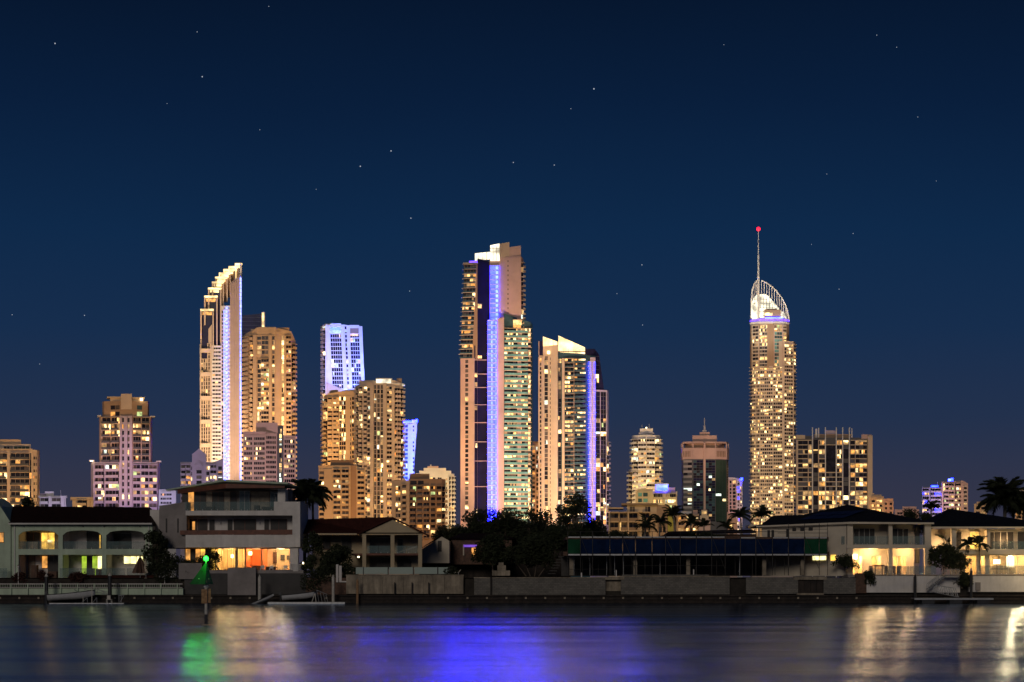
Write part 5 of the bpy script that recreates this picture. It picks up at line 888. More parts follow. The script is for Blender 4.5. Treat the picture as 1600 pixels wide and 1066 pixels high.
# picket fence
fn = H('picket_fence', 'white picket fence along the water before the arched house', 'fence', 198.6, 150, 929)
for x in range(17, 286, 26): fn.bx('post', x-.8, x+.8, 911.5, 929, 0, .1, 'hgreen')
fn.bx('rail', -10, 285, 912, 913.2, .02, .08, 'hwhite'); fn.bx('rail', -10, 285, 917.6, 918.4, .02, .08, 'hwhite')
pk = MB(); pk.box(-.018, .018, 0, .03, 0, .42, M['hgreen']); pkm = pk.mesh('picket'); org = Vector(fn.o.location)
for i in range(104):
    o = bpy.data.objects.new('picket', pkm); C.objects.link(o); o.parent = fn.o; o.location = Vector((Xp(-8+i*2.8, 198.6), 198.65, Zp(918, 198.6)))-org
# glass pool fence at the porch house
gf = H('glass_pool_fence', 'frosted glass fence panels on the beige wall', 'fence', 200.2, 620, 898)
for i, (a, b) in enumerate(((556, 567), (568.6, 605.6), (608, 645), (647.6, 683), (685, 702))):
    gf.bx('glass_panel', a, b, 886.5, 897, 0, .03, glass('frosted_glass', (.42, .52, .46), .85, .3)); gf.bx('post', b, b+1.6, 885.6, 898.4, -.02, .06, 'frame')
# ---------------------------------------------------------------- construction site with scaffold
M['blue'] = mat('blue_mesh_sheet', (.005, .016, .058), .95, 0, .35, .7, .3, 5, spec=.08); M['green'] = mat('green_mesh_sheet', (.012, .07, .035), .95, 0, .35, .7, .3, 5, spec=.08); M['pole'] = mat('scaffold_tube', (.05, .045, .04), .6, .3, .3)
s_ = H('scaffold', 'scaffold hung with blue and green mesh at the building site', 'scaffold', 201, 1090, 898)
xs = [887, 907, 926, 953, 973, 993, 1019, 1040, 1063, 1088, 1112, 1133, 1157, 1181, 1207, 1232, 1257, 1280, 1293]
for i, x in enumerate(xs):
    mb = MB(); mb.tube((s_.x(x), s_.Y-.06, s_.z(899)), (s_.x(x), s_.Y-.06, s_.z(830 if x < 1232 else 818)), .035, .035, M['pole']); mb.build('standard', s_.o)
for i, (a, b) in enumerate(zip(xs, xs[1:])):
    mb = MB(); n = 4   # sagging sheet, slight waves
    mm = M['green'] if b <= 907 or a >= 1257 else M['blue']
    vs = []; 
    for j in range(n+1):
        xx = s_.x(a+.6+(b-a-1.2)*j/n); dd = .05*sin(j*2.1+i)
        vs += [(xx, s_.Y+dd, s_.z(865.4)), (xx, s_.Y+dd*.6, s_.z(842+.6*sin(j*pi/n)))]
    mb.add(vs, [(2*j, 2*j+2, 2*j+3, 2*j+1) for j in range(n)], mm); mb.add([(v[0], v[1]+.02, v[2]) for v in vs], [(2*j, 2*j+1, 2*j+3, 2*j+2) for j in range(n)], mm); mb.build('mesh_sheet', s_.o)
    y1 = 838.6 if b < 1140 else 839.6
    if not (1112 <= a < 1232 and i % 2): s_.bx('toe_board', a+1, b-1, y1, y1+1.7, -.03, .02, 'alu')
    s_.bx('toe_board', a+1, b-1, 865.8, 868, -.03, .02, 'alu'); s_.bx('deck_board', a+.2, b-.2, 866, 867.4, .1, 1.3, 'deck')
    if i % 3 == 1:
        mb = MB(); mb.tube((s_.x(a), s_.Y-.14, s_.z(838)), (s_.x(b), s_.Y-.14, s_.z(890)), .025, .025, M['pole']); mb.build('brace', s_.o)
for y, a, b in ((884, 975, 1130), (889.6, 888, 960), (831, 887, 1232), (827, 1215, 1293), (833, 1215, 1293), (822, 1240, 1293)):
    mb = MB(); mb.tube((s_.x(a), s_.Y-.1, s_.z(y)), (s_.x(b), s_.Y-.1, s_.z(y)), .028, .028, M['pole']); mb.build('ledger', s_.o)
c_ = H('concrete_frame', 'unfinished concrete building frame behind the scaffold', 'building frame', 202.6, 1090, 898)
c_.bx('floor_slab', 880, 1296, 862, 868.6, 0, 9, 'furn'); c_.bx('upper_slab', 884, 1296, 839, 843, .6, 9, 'furn'); c_.bx('rear_wall', 880, 1296, 868, 900, 8, 8.2, 'rdark')
for x in (893, 993, 1076, 1195, 1255): c_.bx('column', x-3, x+3, 868.8, 899, .4, .9, 'conc')
for x in (897, 910, 923, 936, 949, 956, 961, 975, 988, 1008, 1033, 1060, 1090, 1120, 1150, 1157, 1176, 1212, 1228, 1232):
    mb = MB(); mb.tube((c_.x(x), c_.Y+.2+(x % 7)*.3, c_.z(899)), (c_.x(x), c_.Y+.2+(x % 7)*.3, c_.z(868.8)), .03, .03, M['alu' if x % 2 else 'pole']); mb.build('prop', c_.o)
for i in range(7): c_.bx('stair_tread', 856+i*2.6, 868+i*2.2, 896-i*4.4, 897-i*4.4, -.4, .4, 'pole')
c_.bx('excavated_wall', 1141, 1165, 904, 929, -2.4, -2.2, 'rdark')
mb = MB(); [mb.box(Xp(x, 200.6), Xp(x, 200.6)+.14, 200.6, 200.74, Zp(904, 200.6), Zp(y, 200.6), M['hwhite']) for x, y in ((907.6, 895),)]; solo(mb, 'marker_peg', 'short white peg on the bank left of the gateway', 'peg')
for x, y, l in ((962, 891, 'white peg standing beside the small gateway'), (1083, 890, 'white peg on the stepped blockwork wall')):
    mb = MB(); mb.box(Xp(x, 200.6), Xp(x, 200.6)+.12, 200.6, 200.72, Zp(904, 200.6), Zp(y, 200.6), M['hwhite']); mb.box(Xp(x, 200.6)-.02, Xp(x, 200.6)+.14, 200.58, 200.74, Zp(y, 200.6), Zp(y, 200.6)+.05, M['conc']); solo(mb, 'marker_peg', l, 'peg')
bs = H('block_stack', 'stack of pale concrete blocks by the dark trees', 'block stack', 200.8, 783, 900)
for r, (a, b, n) in enumerate(((769, 797, 4), (777, 790.6, 2), (779, 787, 2))):
    for i in range(n): bs.bx('block', a+(b-a)*i/n+.1, a+(b-a)*(i+1)/n-.1, (891.6, 883.4, 879)[r], (899.6, 891.4, 883.2)[r], -.4+.06*(i % 2), .4, 'conc')
# ---------------------------------------------------------------- channel marker
k = H('channel_marker', 'green conical channel marker with glowing light on a pole in the river', 'channel marker', 108, 323, 977)
M['mgreen'] = mat('marker_green', (.03, .12, .04), .5, 0, .25, 2); M['mwhite'] = mat('marker_white', (.55, .52, .46), .6, 0, .25, 4); M['mrust'] = mat('marker_timber', (.34, .20, .10), .8, 0, .4, 6)
mb = MB(); c = Vector((k.x(322), k.Y, 0)); R0 = .86
base = [(c.x-.22+R0*cos(a), c.y+R0*sin(a), k.z(913)) for a in [radians(q) for q in (-70, 50, 170)]]; topr = [(c.x+.07*cos(a), c.y+.07*sin(a), k.z(880)) for a in [radians(q) for q in (-70, 50, 170)]]
for i in range(3):
    j = (i+1) % 3; q = MB(); a0, a1, b1, b0 = [Vector(v) for v in (base[i], base[j], topr[j], topr[i])]; nn = (a1-a0).cross(b0-a0).normalized()*.02
    q.hexa([a0, a1, a1-nn, a0-nn, b0, b1, b1-nn, b0-nn], M['mgreen']); p = q.build('day_panel', k.o)
    for u, v in ((.5, .25), (.5, .6)):
        q = MB(); e = a0.lerp(a1, u).lerp(b0.lerp(b1, .5), v); q.ball(e+nn*1.2, .035, M['mwhite'] if v < .5 else M['frame'], 6, 4); q.build('bolt', p)
for nm, r, ya, yb, m_ in (('pole', .09, 985, 913, 'mwhite'), ('pole_sleeve', .105, 985, 960, 'pile'), ('collar', .14, 955, 953.6, 'alu'), ('light_stem', .04, 881, 876, 'mwhite')):
    q = MB(); q.tube((c.x, c.y, k.z(ya)), (c.x, c.y, k.z(yb)), r, r, M[m_], 10); q.build(nm, k.o)
k.bx('number_board', 315.5, 324.5, 921, 943, -.16, -.11, 'mrust'); k.bx('number_board', 325.5, 329.5, 920, 942, -.04, 0, 'mrust'); k.bx('bracket', 319, 326, 914.6, 918, -.12, .12, 'alu')
q = MB(); q.tube((c.x, c.y, -.2), (c.x, c.y, .06), .34, .3, M['conc'], 12); q.build('base_collar', k.o)
q = MB(); q.ball((c.x, c.y, k.z(873)), .16, glow('marker_green_light', (.012, 1, .03), 9, 0), 10, 7); q.build('lantern', k.o)
ld = bpy.data.lights.new('marker_light', 'POINT'); ld.energy = 75; ld.color = (.02, 1, .05); ld.shadow_soft_size = .15; lo = bpy.data.objects.new('marker_light', ld); C.objects.link(lo); lo.location = (c.x, c.y-.25, k.z(868))
# ---------------------------------------------------------------- piles, boats, pontoons
def pile(px, yt, yb, w_, label, m, cap='mwhite', Y=196.5):
    t_ = thing('mooring_pile', label, 'pile', (Xp(px, Y), Y, -1.2)); r = w_/2*Y/F
    q = MB(); q.tube((Xp(px, Y), Y, -1.2), (Xp(px, Y), Y, Zp(yt+5, Y)), r, r*.96, M[m], 10); q.build('shaft', t_)
    q = MB(); q.tube((Xp(px, Y), Y, Zp(yt+5, Y)), (Xp(px, Y), Y, Zp(yt, Y)), r*1.04, r*.12, M[cap], 10); q.build('cap', t_)
pile(72.5, 896, 945, 6, 'left black mooring pile with pale cap by the motorboat', 'pile'); pile(171.5, 895, 945, 6, 'black mooring pile with pale cap right of the motorboat', 'pile')
pile(405.6, 898, 940, 5, 'white capped grey pile behind the tilted dinghy', 'mwhite'); pile(520.6, 898, 940, 4.6, 'white capped pile left of the beige wall', 'mwhite'); pile(558.5, 904, 945, 4, 'short rusty timber pile against the beige wall', 'mrust', 'mrust', 197.4)
pile(1430, 897, 945, 4.6, 'dark pile at the left end of the right pontoon', 'pile', 'pile'); pile(1517.5, 887, 945, 4.6, 'dark pile with white cap beside the bright garden wall', 'pile')
def boat(label, px, py, Lm, bm_, hm, rot=0, tilt=0, Y=196, motor=True, screen=True):
    loc = (Xp(px, Y), Y, Zp(py, Y)); t_ = thing('motorboat' if screen else 'dinghy', label, 'boat', loc); t_['_o'] = (0, 0, 0)
    n = 10; mb = MB(); prof = []
    for i in range(n+1):
        u = i/n; x = -Lm/2+Lm*u; w_ = bm_/2*(1-max(0, (u-.45)/.55)**2.2)*(.88+.12*min(1, u*4)); sh = hm*(.82+.30*u**2); kz = hm*(.0+.45*max(0, (u-.6)/.4)**2)
        prof.append([(x, -w_, sh), (x, -w_*.92, sh*.5+kz*.5), (x, -w_*.55, kz+.06), (x, 0, kz), (x, w_*.55, kz+.06), (x, w_*.92, sh*.5+kz*.5), (x, w_, sh)])
    vs = [p for r in prof for p in r]; fs = [(i*7+j, i*7+j+1, (i+1)*7+j+1, (i+1)*7+j) for i in range(n) for j in range(6)]
    fs += [tuple(range(6, -1, -1)), tuple(range(n*7, n*7+7))]
    mb.add(vs, fs, M['hull']); mb.build('hull', t_, smooth=True)
    q = MB()
    for i in range(n):
        for j in (0, 6): q.tube(prof[i][j], prof[i+1][j], .045, .045, M['pile'], 5)
    q.build('gunwale', t_)
    q = MB(); q.add([(p[0][0], p[0][1]*.93, p[0][2]-.16) for p in prof]+[(p[6][0], p[6][1]*.93, p[6][2]-.16) for p in prof], [(i, i+1, n+2+i, n+1+i) for i in range(n)], M['deck']); q.build('deck', t_)
    for xx in (-.2, .12): q = MB(); q.box(Lm*xx-.15, Lm*xx+.15, -bm_*.38, bm_*.38, hm*.7, hm*.78, M['hull']); q.build('thwart', t_)
    if screen:
        q = MB(); q.hexa([(Lm*.12, -bm_*.32, hm*.95), (Lm*.12, bm_*.32, hm*.95), (Lm*.15, bm_*.32, hm*.95), (Lm*.15, -bm_*.32, hm*.95), (Lm*.06, -bm_*.28, hm*1.35), (Lm*.06, bm_*.28, hm*1.35), (Lm*.08, bm_*.28, hm*1.35), (Lm*.08, -bm_*.28, hm*1.35)], M['gbal']); q.build('windscreen', t_)
        q = MB(); q.box(-Lm*.02, Lm*.08, -.25, .25, hm*.66, hm*1.0, M['hull']); q.build('console', t_)
    if motor:
        q = MB(); q.box(-Lm/2-.34, -Lm/2-.02, -.16, .16, hm*.85, hm*1.35, M['pile']); q.tube((-Lm/2-.16, 0, hm*.85), (-Lm/2-.2, 0, -.1), .08, .06, M['pile']); q.box(-Lm/2-.05, -Lm/2+.1, -.1, .1, hm*.8, hm*.92, M['pile']); q.build('outboard_motor', t_)
    t_.rotation_euler = (0, tilt, rot); return t_
boat('grey motorboat on its floating dock at the left', 112, 937, 5.2, 1.9, .85, rot=.12, tilt=-.05)
boat('tilted pale dinghy lying on the slip near the white capped pile', 410, 941, 3.0, 1.3, .42, rot=.1, tilt=-.38, screen=False, motor=True)
boat('open white runabout on the pontoon beside the dinghy', 468, 936.5, 3.9, 1.6, .72, rot=.08, tilt=-.06, screen=False)
def pontoon(label, x0, x1, yt, Y=196, d=1.6):
    h = H('pontoon', label, 'pontoon', Y, (x0+x1)/2, 943); n = max(3, int((x1-x0)/11))
    for i in range(n): h.bx('deck_plank', x0+(x1-x0)*i/n+.1, x0+(x1-x0)*(i+1)/n-.1, yt, yt+1.6, -d/2, d/2, 'deck')
    h.bx('edge_beam', x0, x1, yt+.4, yt+3, -d/2-.08, -d/2-.005, 'alu')
    for i in range(3): a = x0+(x1-x0)*(.1+.35*i); h.bx('float', a, a+(x1-x0)*.16, yt+1.7, 947, -d/2+.1, d/2-.1, 'pile')
    return h
def rod(h, name, a, b, r=.03, m='alu'):
    q = MB(); q.tube((h.x(a[0]), h.Y+a[2], h.z(a[1])), (h.x(b[0]), h.Y+b[2], h.z(b[1])), r, r, M[m], 6); return q.build(name, h.o)
p = pontoon('floating dock with rails and chair under the motorboat', 80, 196, 942)
for x in (187.5, 191): rod(p, 'rail_post', (x, 944, -.5), (x, 930, -.5))
rod(p, 'handrail', (187, 930.4, -.5), (195.6, 930.2, -.5)); rod(p, 'handrail', (189, 941, -.5), (195, 931, -.5))
for x in (144.6, 131): rod(p, 'rail_post', (x, 943, -.3), (x, 916 if x > 140 else 933, -.3), .05, 'mwhite')
rod(p, 'bow_frame', (129, 942, -.5), (138, 934, -.5)); rod(p, 'bow_frame', (138, 934, -.5), (138.4, 943, -.5)); rod(p, 'bow_frame', (146, 942, -.5), (153, 934, -.5)); rod(p, 'bow_frame', (153, 934, -.5), (153, 943, -.5))
ch = H('plastic_chair', 'white plastic chair on the floating dock', 'chair', 195.8, 171, 942)
ch.bx('seat', 166.5, 175, 936.4, 937.4, -.25, .25, 'mwhite'); ch.bx('backrest', 166.4, 172, 930.6, 936.2, .2, .25, 'mwhite')
for x in (166.6, 174.2):
    for d_ in (-.23, .2): ch.bx('leg', x, x+.7, 937.5, 942, d_, d_+.05, 'mwhite')
g = H('gangway', 'thin railed gangway leading down behind the motorboat', 'gangway', 197.2, 150, 940)
for a, b in (((131, 921, 0), (172, 930, 0)), ((131, 917, 0), (172, 926, 0)), ((148, 918, 0), (170, 929, 0))): rod(g, 'rail', a, b, .03)
for x in (132, 142, 152, 162, 171): rod(g, 'stanchion', (x, 917+(x-131)*.22, 0), (x, 921.4+(x-131)*.22, 0), .025)
p = pontoon('low dark pontoon under the white runabout', 420, 540, 940.6); 
for x in (498, 503, 508, 512): rod(p, 'rail_post', (x, 941, .2), (x-3, 923+(x-498)*.5, .2), .025)
rod(p, 'handrail', (494, 922, .2), (511, 929, .2)); rod(p, 'cradle', (488, 941, -.5), (493, 927, -.5), .05, 'mwhite'); rod(p, 'cradle', (493, 927, -.5), (494.6, 941, -.5), .05, 'mwhite')
p = pontoon('long pale pontoon below the stair at the right', 1426, 1549, 934.2)
st = H('boat_stair', 'aluminium stair with handrails down to the right pontoon', 'stair', 197.6, 1470, 930)
A0, A1 = (1449, 921), (1478, 899)
for d_ in (-.4, .4):
    rod(st, 'stringer', (*A0, d_), (*A1, d_), .07); rod(st, 'handrail', (A0[0], A0[1]-8, d_), (A1[0]+1, A1[1]-9, d_), .035); rod(st, 'handrail', (A1[0], A1[1]-9, d_), (1497, 889.6, d_), .035)
    for i in range(4): f_ = i/3; rod(st, 'stanchion', (A0[0]+29*f_, A0[1]-22*f_, d_), (A0[0]+29*f_, A0[1]-8.4-22.4*f_, d_), .03)
    for x in (1485, 1490, 1497): rod(st, 'stanchion', (x, 899, d_), (x, 889.6, d_), .03)
for i in range(9): f_ = (i+.5)/9; st.bx('tread', A0[0]+29*f_-1.6, A0[0]+29*f_+1.6, A0[1]-22*f_, A0[1]-22*f_+.8, -.38, .38, 'deck')
st.bx('landing', 1477, 1498, 898.6, 900.4, -.5, .6, 'deck')
tr = H('gangway', 'truss sided aluminium gangway below the boat stair', 'gangway', 197, 1473, 934)
T0, T1 = (1449, 916), (1492, 919)
for d_ in (-.4, .4):
    rod(tr, 'chord', (1452, 924, d_), (1497, 933, d_), .035); rod(tr, 'chord', (1460, 914.6, d_), (1491, 919, d_), .03); rod(tr, 'end_post', (1491, 919, d_), (1496, 933, d_), .03)
    for i in range(5): x = 1458+i*7.4; rod(tr, 'web', (x, 924.6+i*1.6, d_), (x+4, 915.4+i*1.0, d_), .024); rod(tr, 'web', (x+4, 915.4+i*1.0, d_), (x+7.4, 926.2+i*1.6, d_), .024)
for px_, yt_, lb in ((28.6, 884, 'slim garden lamp post at the left end of the picket fence'), (257.4, 886, 'slim garden lamp post at the right end of the picket fence')):
    t_ = H('garden_lamp_post', lb, 'lamp post', 199.6, px_, 912); rod(t_, 'post', (px_, 913, 0), (px_, yt_+3, 0), .045, 'hwhite'); q = MB(); q.ball((t_.x(px_), t_.Y, t_.z(yt_+1.4)), .12, M['hwhite'], 8, 6, 1.2); q.build('lamp_head', t_.o); q = MB(); q.tube((t_.x(px_), t_.Y, t_.z(yt_)), (t_.x(px_), t_.Y, t_.z(yt_-1.6)), .13, .02, M['frame'], 8); q.build('cap', t_.o)
def umbrella(px, yt, yb, w_, label, m, Y=200.2):
    t_ = H('garden_umbrella', label, 'umbrella', Y, px, yb); q = MB(); n = 10; r = w_/2*t_.s
    for i in range(n):   # folded canopy hanging in pleats
        a0, a1 = 2*pi*i/n, 2*pi*(i+1)/n; am = (a0+a1)/2
        P_ = lambda a, rr, y: (t_.x(px)+rr*cos(a), t_.Y+rr*sin(a), t_.z(y))
        q.add([P_(a0, .04, yt), P_(a0, r, yb-9), P_(am, r*.72, yb-8), P_(a1, r, yb-9)], [(0, 1, 2), (0, 2, 3)], M[m])
    q.build('canopy', t_.o); rod(t_, 'pole', (px, yb, 0), (px, yt-1, 0), .03, 'alu'); t_.bx('base', px-2, px+2, yb-1, yb, -.2, .2, 'conc')
umbrella(219, 868, 904, 26, 'large dark folded garden umbrella before the arched house', 'furn'); umbrella(228, 874, 904, 8, 'small white folded umbrella by the patio', 'hcream', 199.9)
pt = H('planter_pot', 'tapered white planter at the edge of the modern house terrace', 'planter', 199.8, 463, 893)
q = MB(); q.tube((pt.x(462.6), pt.Y, pt.z(893)), (pt.x(462.6), pt.Y, pt.z(882.6)), .42, .62, M['hwhite'], 14); q.build('pot', pt.o); q = MB(); q.tube((pt.x(462.6), pt.Y, pt.z(882.6)), (pt.x(462.6), pt.Y, pt.z(881.4)), .66, .66, M['hwhite'], 14); q.build('rim', pt.o); pt.bx('lamp', 472.6, 474.4, 878.6, 881.4, 0, .15, 'lamp')
for i, x in enumerate((410, 424, 446)):
    c = H('terrace_chair', ('white terrace chair left of the others', 'white terrace chair in the middle of the terrace', 'white terrace chair nearest the tapered planter')[i], 'chair', 200.6, x, 892); c.bx('seat', x-3, x+3, 887.6, 888.6, -.25, .25, 'hwhite'); c.bx('backrest', x-3, x+3, 883.6, 887.4, .2, .26, 'hwhite')
    for xx in (x-3, x+2.4):
        for d_ in (-.23, .2): c.bx('leg', xx, xx+.6, 888.7, 892, d_, d_+.05, 'hwhite')
lg = H('sun_lounger', 'pale sun lounger on the deck right of the glass fence', 'lounger', 200.5, 715, 898); lg.bx('seat', 709, 716, 894, 895, -.3, .3, 'hcream'); lg.poly('backrest', [(715.6, 894.6), (719.6, 890), (720.4, 890.6), (716.6, 895)], -.3, .3, 'hcream'); lg.bx('leg', 710, 710.6, 895, 898, -.25, .25, 'alu'); lg.bx('leg', 716, 716.6, 895, 898, -.25, .25, 'alu')
sp_ = H('slide_post', 'white ribbed post standing beside the white capped pile', 'post', 199.2, 529, 912); sp_.bx('post', 525, 528.6, 882, 910, 0, .3, 'hwhite'); sp_.bx('post', 529.6, 533.6, 884, 908, .1, .4, 'hwhite'); sp_.bx('foot', 530, 541, 908, 910, 0, .4, 'hwhite')
# ================================================================ vegetation
M['leaf'] = mat('foliage_dark', (.034, .042, .022), .8, 0, .45, 1.5, spec=.15); M['leafr'] = mat('foliage_reddish', (.075, .035, .028), .8, 0, .45, 1.5, spec=.15); M['leafg'] = mat('foliage_green', (.05, .085, .03), .8, 0, .45, 1.5, spec=.15); M['bark'] = mat('bark', (.11, .085, .065), .9, 0, .4, 3, .4, 8); M['ptrunk'] = mat('palm_trunk', (.22, .19, .16), .9, 0, .35, 2, .4, 8)
def tree(name, label, px, yb, yt, wpx, Y, seed, leaf='leaf', dens=1.0, low=.35, cat='tree', lumps=None, lsz=.32, stems=1):
    R = random.Random(seed); s = Y/F; X, Z0, Z1 = Xp(px, Y), Zp(yb, Y), Zp(yt, Y); Hh = Z1-Z0; Wd = wpx*s/2
    t_ = thing(name, label, cat, (X, Y, Z0)); q = MB(); tr = max(.05, Hh*.022)
    cl = []
    n = lumps or max(9, int(12+Wd*5))
    for i in range(n):
        a = R.uniform(0, 2*pi); rr = math.sqrt(R.random())*Wd*.85; hz = Z0+Hh*(low+(1-low)*(R.random()**.8)*(1-.42*(rr/max(Wd, .1))**2)); r = R.uniform(.20, .34)*min(Wd, Hh*.6)+.18
        hz = min(hz, Z1-r*.6); cl.append((X+rr*cos(a), Y+rr*sin(a)*.8, hz, r))
    top = (X+R.uniform(-.15, .15)*Wd, Y, Z1-.35*min(Wd, Hh*.4), .3*min(Wd, Hh*.5)+.15); cl.append(top)
    for st in range(stems):
        bx_ = X+(st-(stems-1)/2)*.5; mid = (bx_+R.uniform(-.2, .2)*Wd*.4+(st-(stems-1)/2)*Wd*.25, Y, Z0+Hh*max(.18, low*.8)); q.tube((bx_, Y, Z0-.3), mid, tr*1.25/stems**.4, tr*.8/stems**.4, M['bark'], 7)
        for c in cl[st::stems]:
            m1 = (mid[0]+(c[0]-mid[0])*.5+R.uniform(-.2, .2), mid[1]+(c[1]-mid[1])*.5, mid[2]+(c[2]-mid[2])*.6); q.tube(mid, m1, tr*.5, tr*.32, M['bark'], 5, False); q.tube(m1, c[:3], tr*.32, tr*.1, M['bark'], 4, False)
    q.build('trunk', t_); q = MB(); vs = []; fs = []
    for cx, cy_, cz, r in cl:
        for j in range(int(120*dens*(r/.8)**1.6)+34):
            d = Vector((R.gauss(0, 1), R.gauss(0, 1), R.gauss(0, .8))); d = d.normalized()*r*(.45+.65*R.random()**.6)
            p = Vector((cx, cy_, cz))+d; u = Vector((R.uniform(-1, 1), R.uniform(-1, 1), R.uniform(-.7, .7))).normalized(); v = u.orthogonal().normalized(); l = lsz*R.uniform(.55, 1.25); o = len(vs)
            vs += [p-u*l*.5, p+v*l*.28, p+u*l*.5, p-v*l*.28]; fs.append((o, o+1, o+2, o+3))
    q.add(vs, fs, M[leaf]); q.build('crown', t_); return t_
FR = []
for v_ in range(3):   # frond: arching rachis with two rows of drooping leaflets
    R = random.Random(50+v_); q = MB(); n = 20; pts = []
    for i in range(n+1):
        u = i/n; pts.append(Vector((u*(1-.18*u*u), 0, .42*u-(.62+.12*v_)*u*u)))
    for a_, b_ in zip(pts[::4], pts[4::4]): q.tube(a_, b_, .014, .009, M['leaf'], 4, False)
    vs = []; fs = []
    for i in range(2, n+1):
        u = i/n; l = .30*sin(pi*min(1, .12+u*.86))**.7+.04
        for sd_ in (-1, 1):
            for k_ in (0, .5):
                p = pts[i].lerp(pts[i-1], k_); e = p+Vector((l*.55, sd_*l*R.uniform(.55, .85), -l*R.uniform(.25, .75))); o = len(vs); w_ = .034
                vs += [p-Vector((w_, 0, 0)), p+Vector((w_, 0, 0)), e]; fs.append((o, o+1, o+2))
    q.add(vs, fs, M['leaf']); FR.append(q.mesh('frond'))
def palm(label, px, yb, yc, rpx, Y, seed, n=16, lean=0, tw=3.2, up=.55):
    """yc: row of the crown's heart, rpx: frond length in px"""
    R = random.Random(seed); s = Y/F; X, Z0, Z1 = Xp(px, Y), Zp(yb, Y), Zp(yc, Y); t_ = thing('palm_tree', label, 'palm tree', (X, Y, Z0)); q = MB(); k_ = 7; L_ = lean*s
    for i in range(k_):
        u0, u1 = i/k_, (i+1)/k_; r0 = tw*s/2*(1.15-.35*u0); r1 = tw*s/2*(1.15-.35*u1); q.tube((X+L_*u0*u0, Y, Z0-.3+(Z1-Z0+.3)*u0), (X+L_*u1*u1, Y, Z0-.3+(Z1-Z0+.3)*u1), r0*1.05, r1, M['ptrunk'], 8, i == k_-1)
    q.build('trunk', t_); q = MB(); q.tube((X+L_, Y, Z1-.4*rpx*s*.5), (X+L_, Y, Z1+.08*rpx*s), tw*s*.42, tw*s*.22, M['leafg'], 8); q.build('crownshaft', t_)
    for i in range(n):
        o = bpy.data.objects.new('frond', FR[R.randrange(3)]); C.objects.link(o); o.parent = t_; o.location = (L_, 0, Z1-Z0+R.uniform(-.02, .03)*rpx*s)
        sc_ = rpx*s*R.uniform(.8, 1.1); o.scale = (sc_, sc_, sc_); o.rotation_euler = (R.uniform(-.3, .3), -up+R.uniform(-.75, .95), 2*pi*i*.618+R.uniform(-.2, .2))
    return t_
palm('left of two tall royal palms beside the modern house', 476, 880, 776, 38, 210, 1, 26, 2, 4.6, .45); palm('right of two tall royal palms beside the modern house', 490, 880, 771, 36, 211, 2, 26, -2, 4.2, .45)
palm('very large dark palm behind the right edge house', 1570, 860, 782, 46, 235, 3, 60, 0, 6, .6); palm('second dark palm rising beside the very large one', 1598, 860, 794, 38, 240, 33, 44, 2, 5, .6)
palm('small palm on the left before the right edge house', 1506, 888, 851, 20, 202.6, 4, 14, 6, 2.0, .4); palm('small palm on the right before the right edge house', 1531, 888, 850, 21, 202.6, 5, 14, -1, 2.2, .4)
palm('coconut palm before the tan and brown apartments', 1006, 850, 820, 24, 300, 6, 14, 4, 2.5); palm('coconut palm right of the brown apartments', 1030, 850, 816, 22, 305, 7, 14, 2, 2.5); palm('coconut palm with trunk at the yellow wall', 1056, 850, 806, 24, 290, 8, 14, -4, 2.8); palm('coconut palm below the small lit flats', 1078, 850, 818, 20, 300, 9, 13, 2, 2.4); palm('low coconut palm before the dark office tower', 1100, 850, 822, 18, 310, 10, 13, 0, 2.4); palm('dark palm left of the spire tower base', 1160, 850, 806, 22, 280, 11, 15, -4, 2.6); palm('dark palm at the foot of the spire tower', 1184, 850, 806, 24, 270, 12, 16, 6, 2.8); palm('dark palm behind the scaffold end', 1136, 850, 824, 18, 290, 13, 12, 0, 2.4); palm('upright narrow palm left of the twin blocks', 1455, 850, 795, 20, 260, 14, 14, 0, 2.6, .8); palm('palm beside the corner of the right edge house', 1478, 890, 850, 24, 206, 15, 14, 0, 2.6)
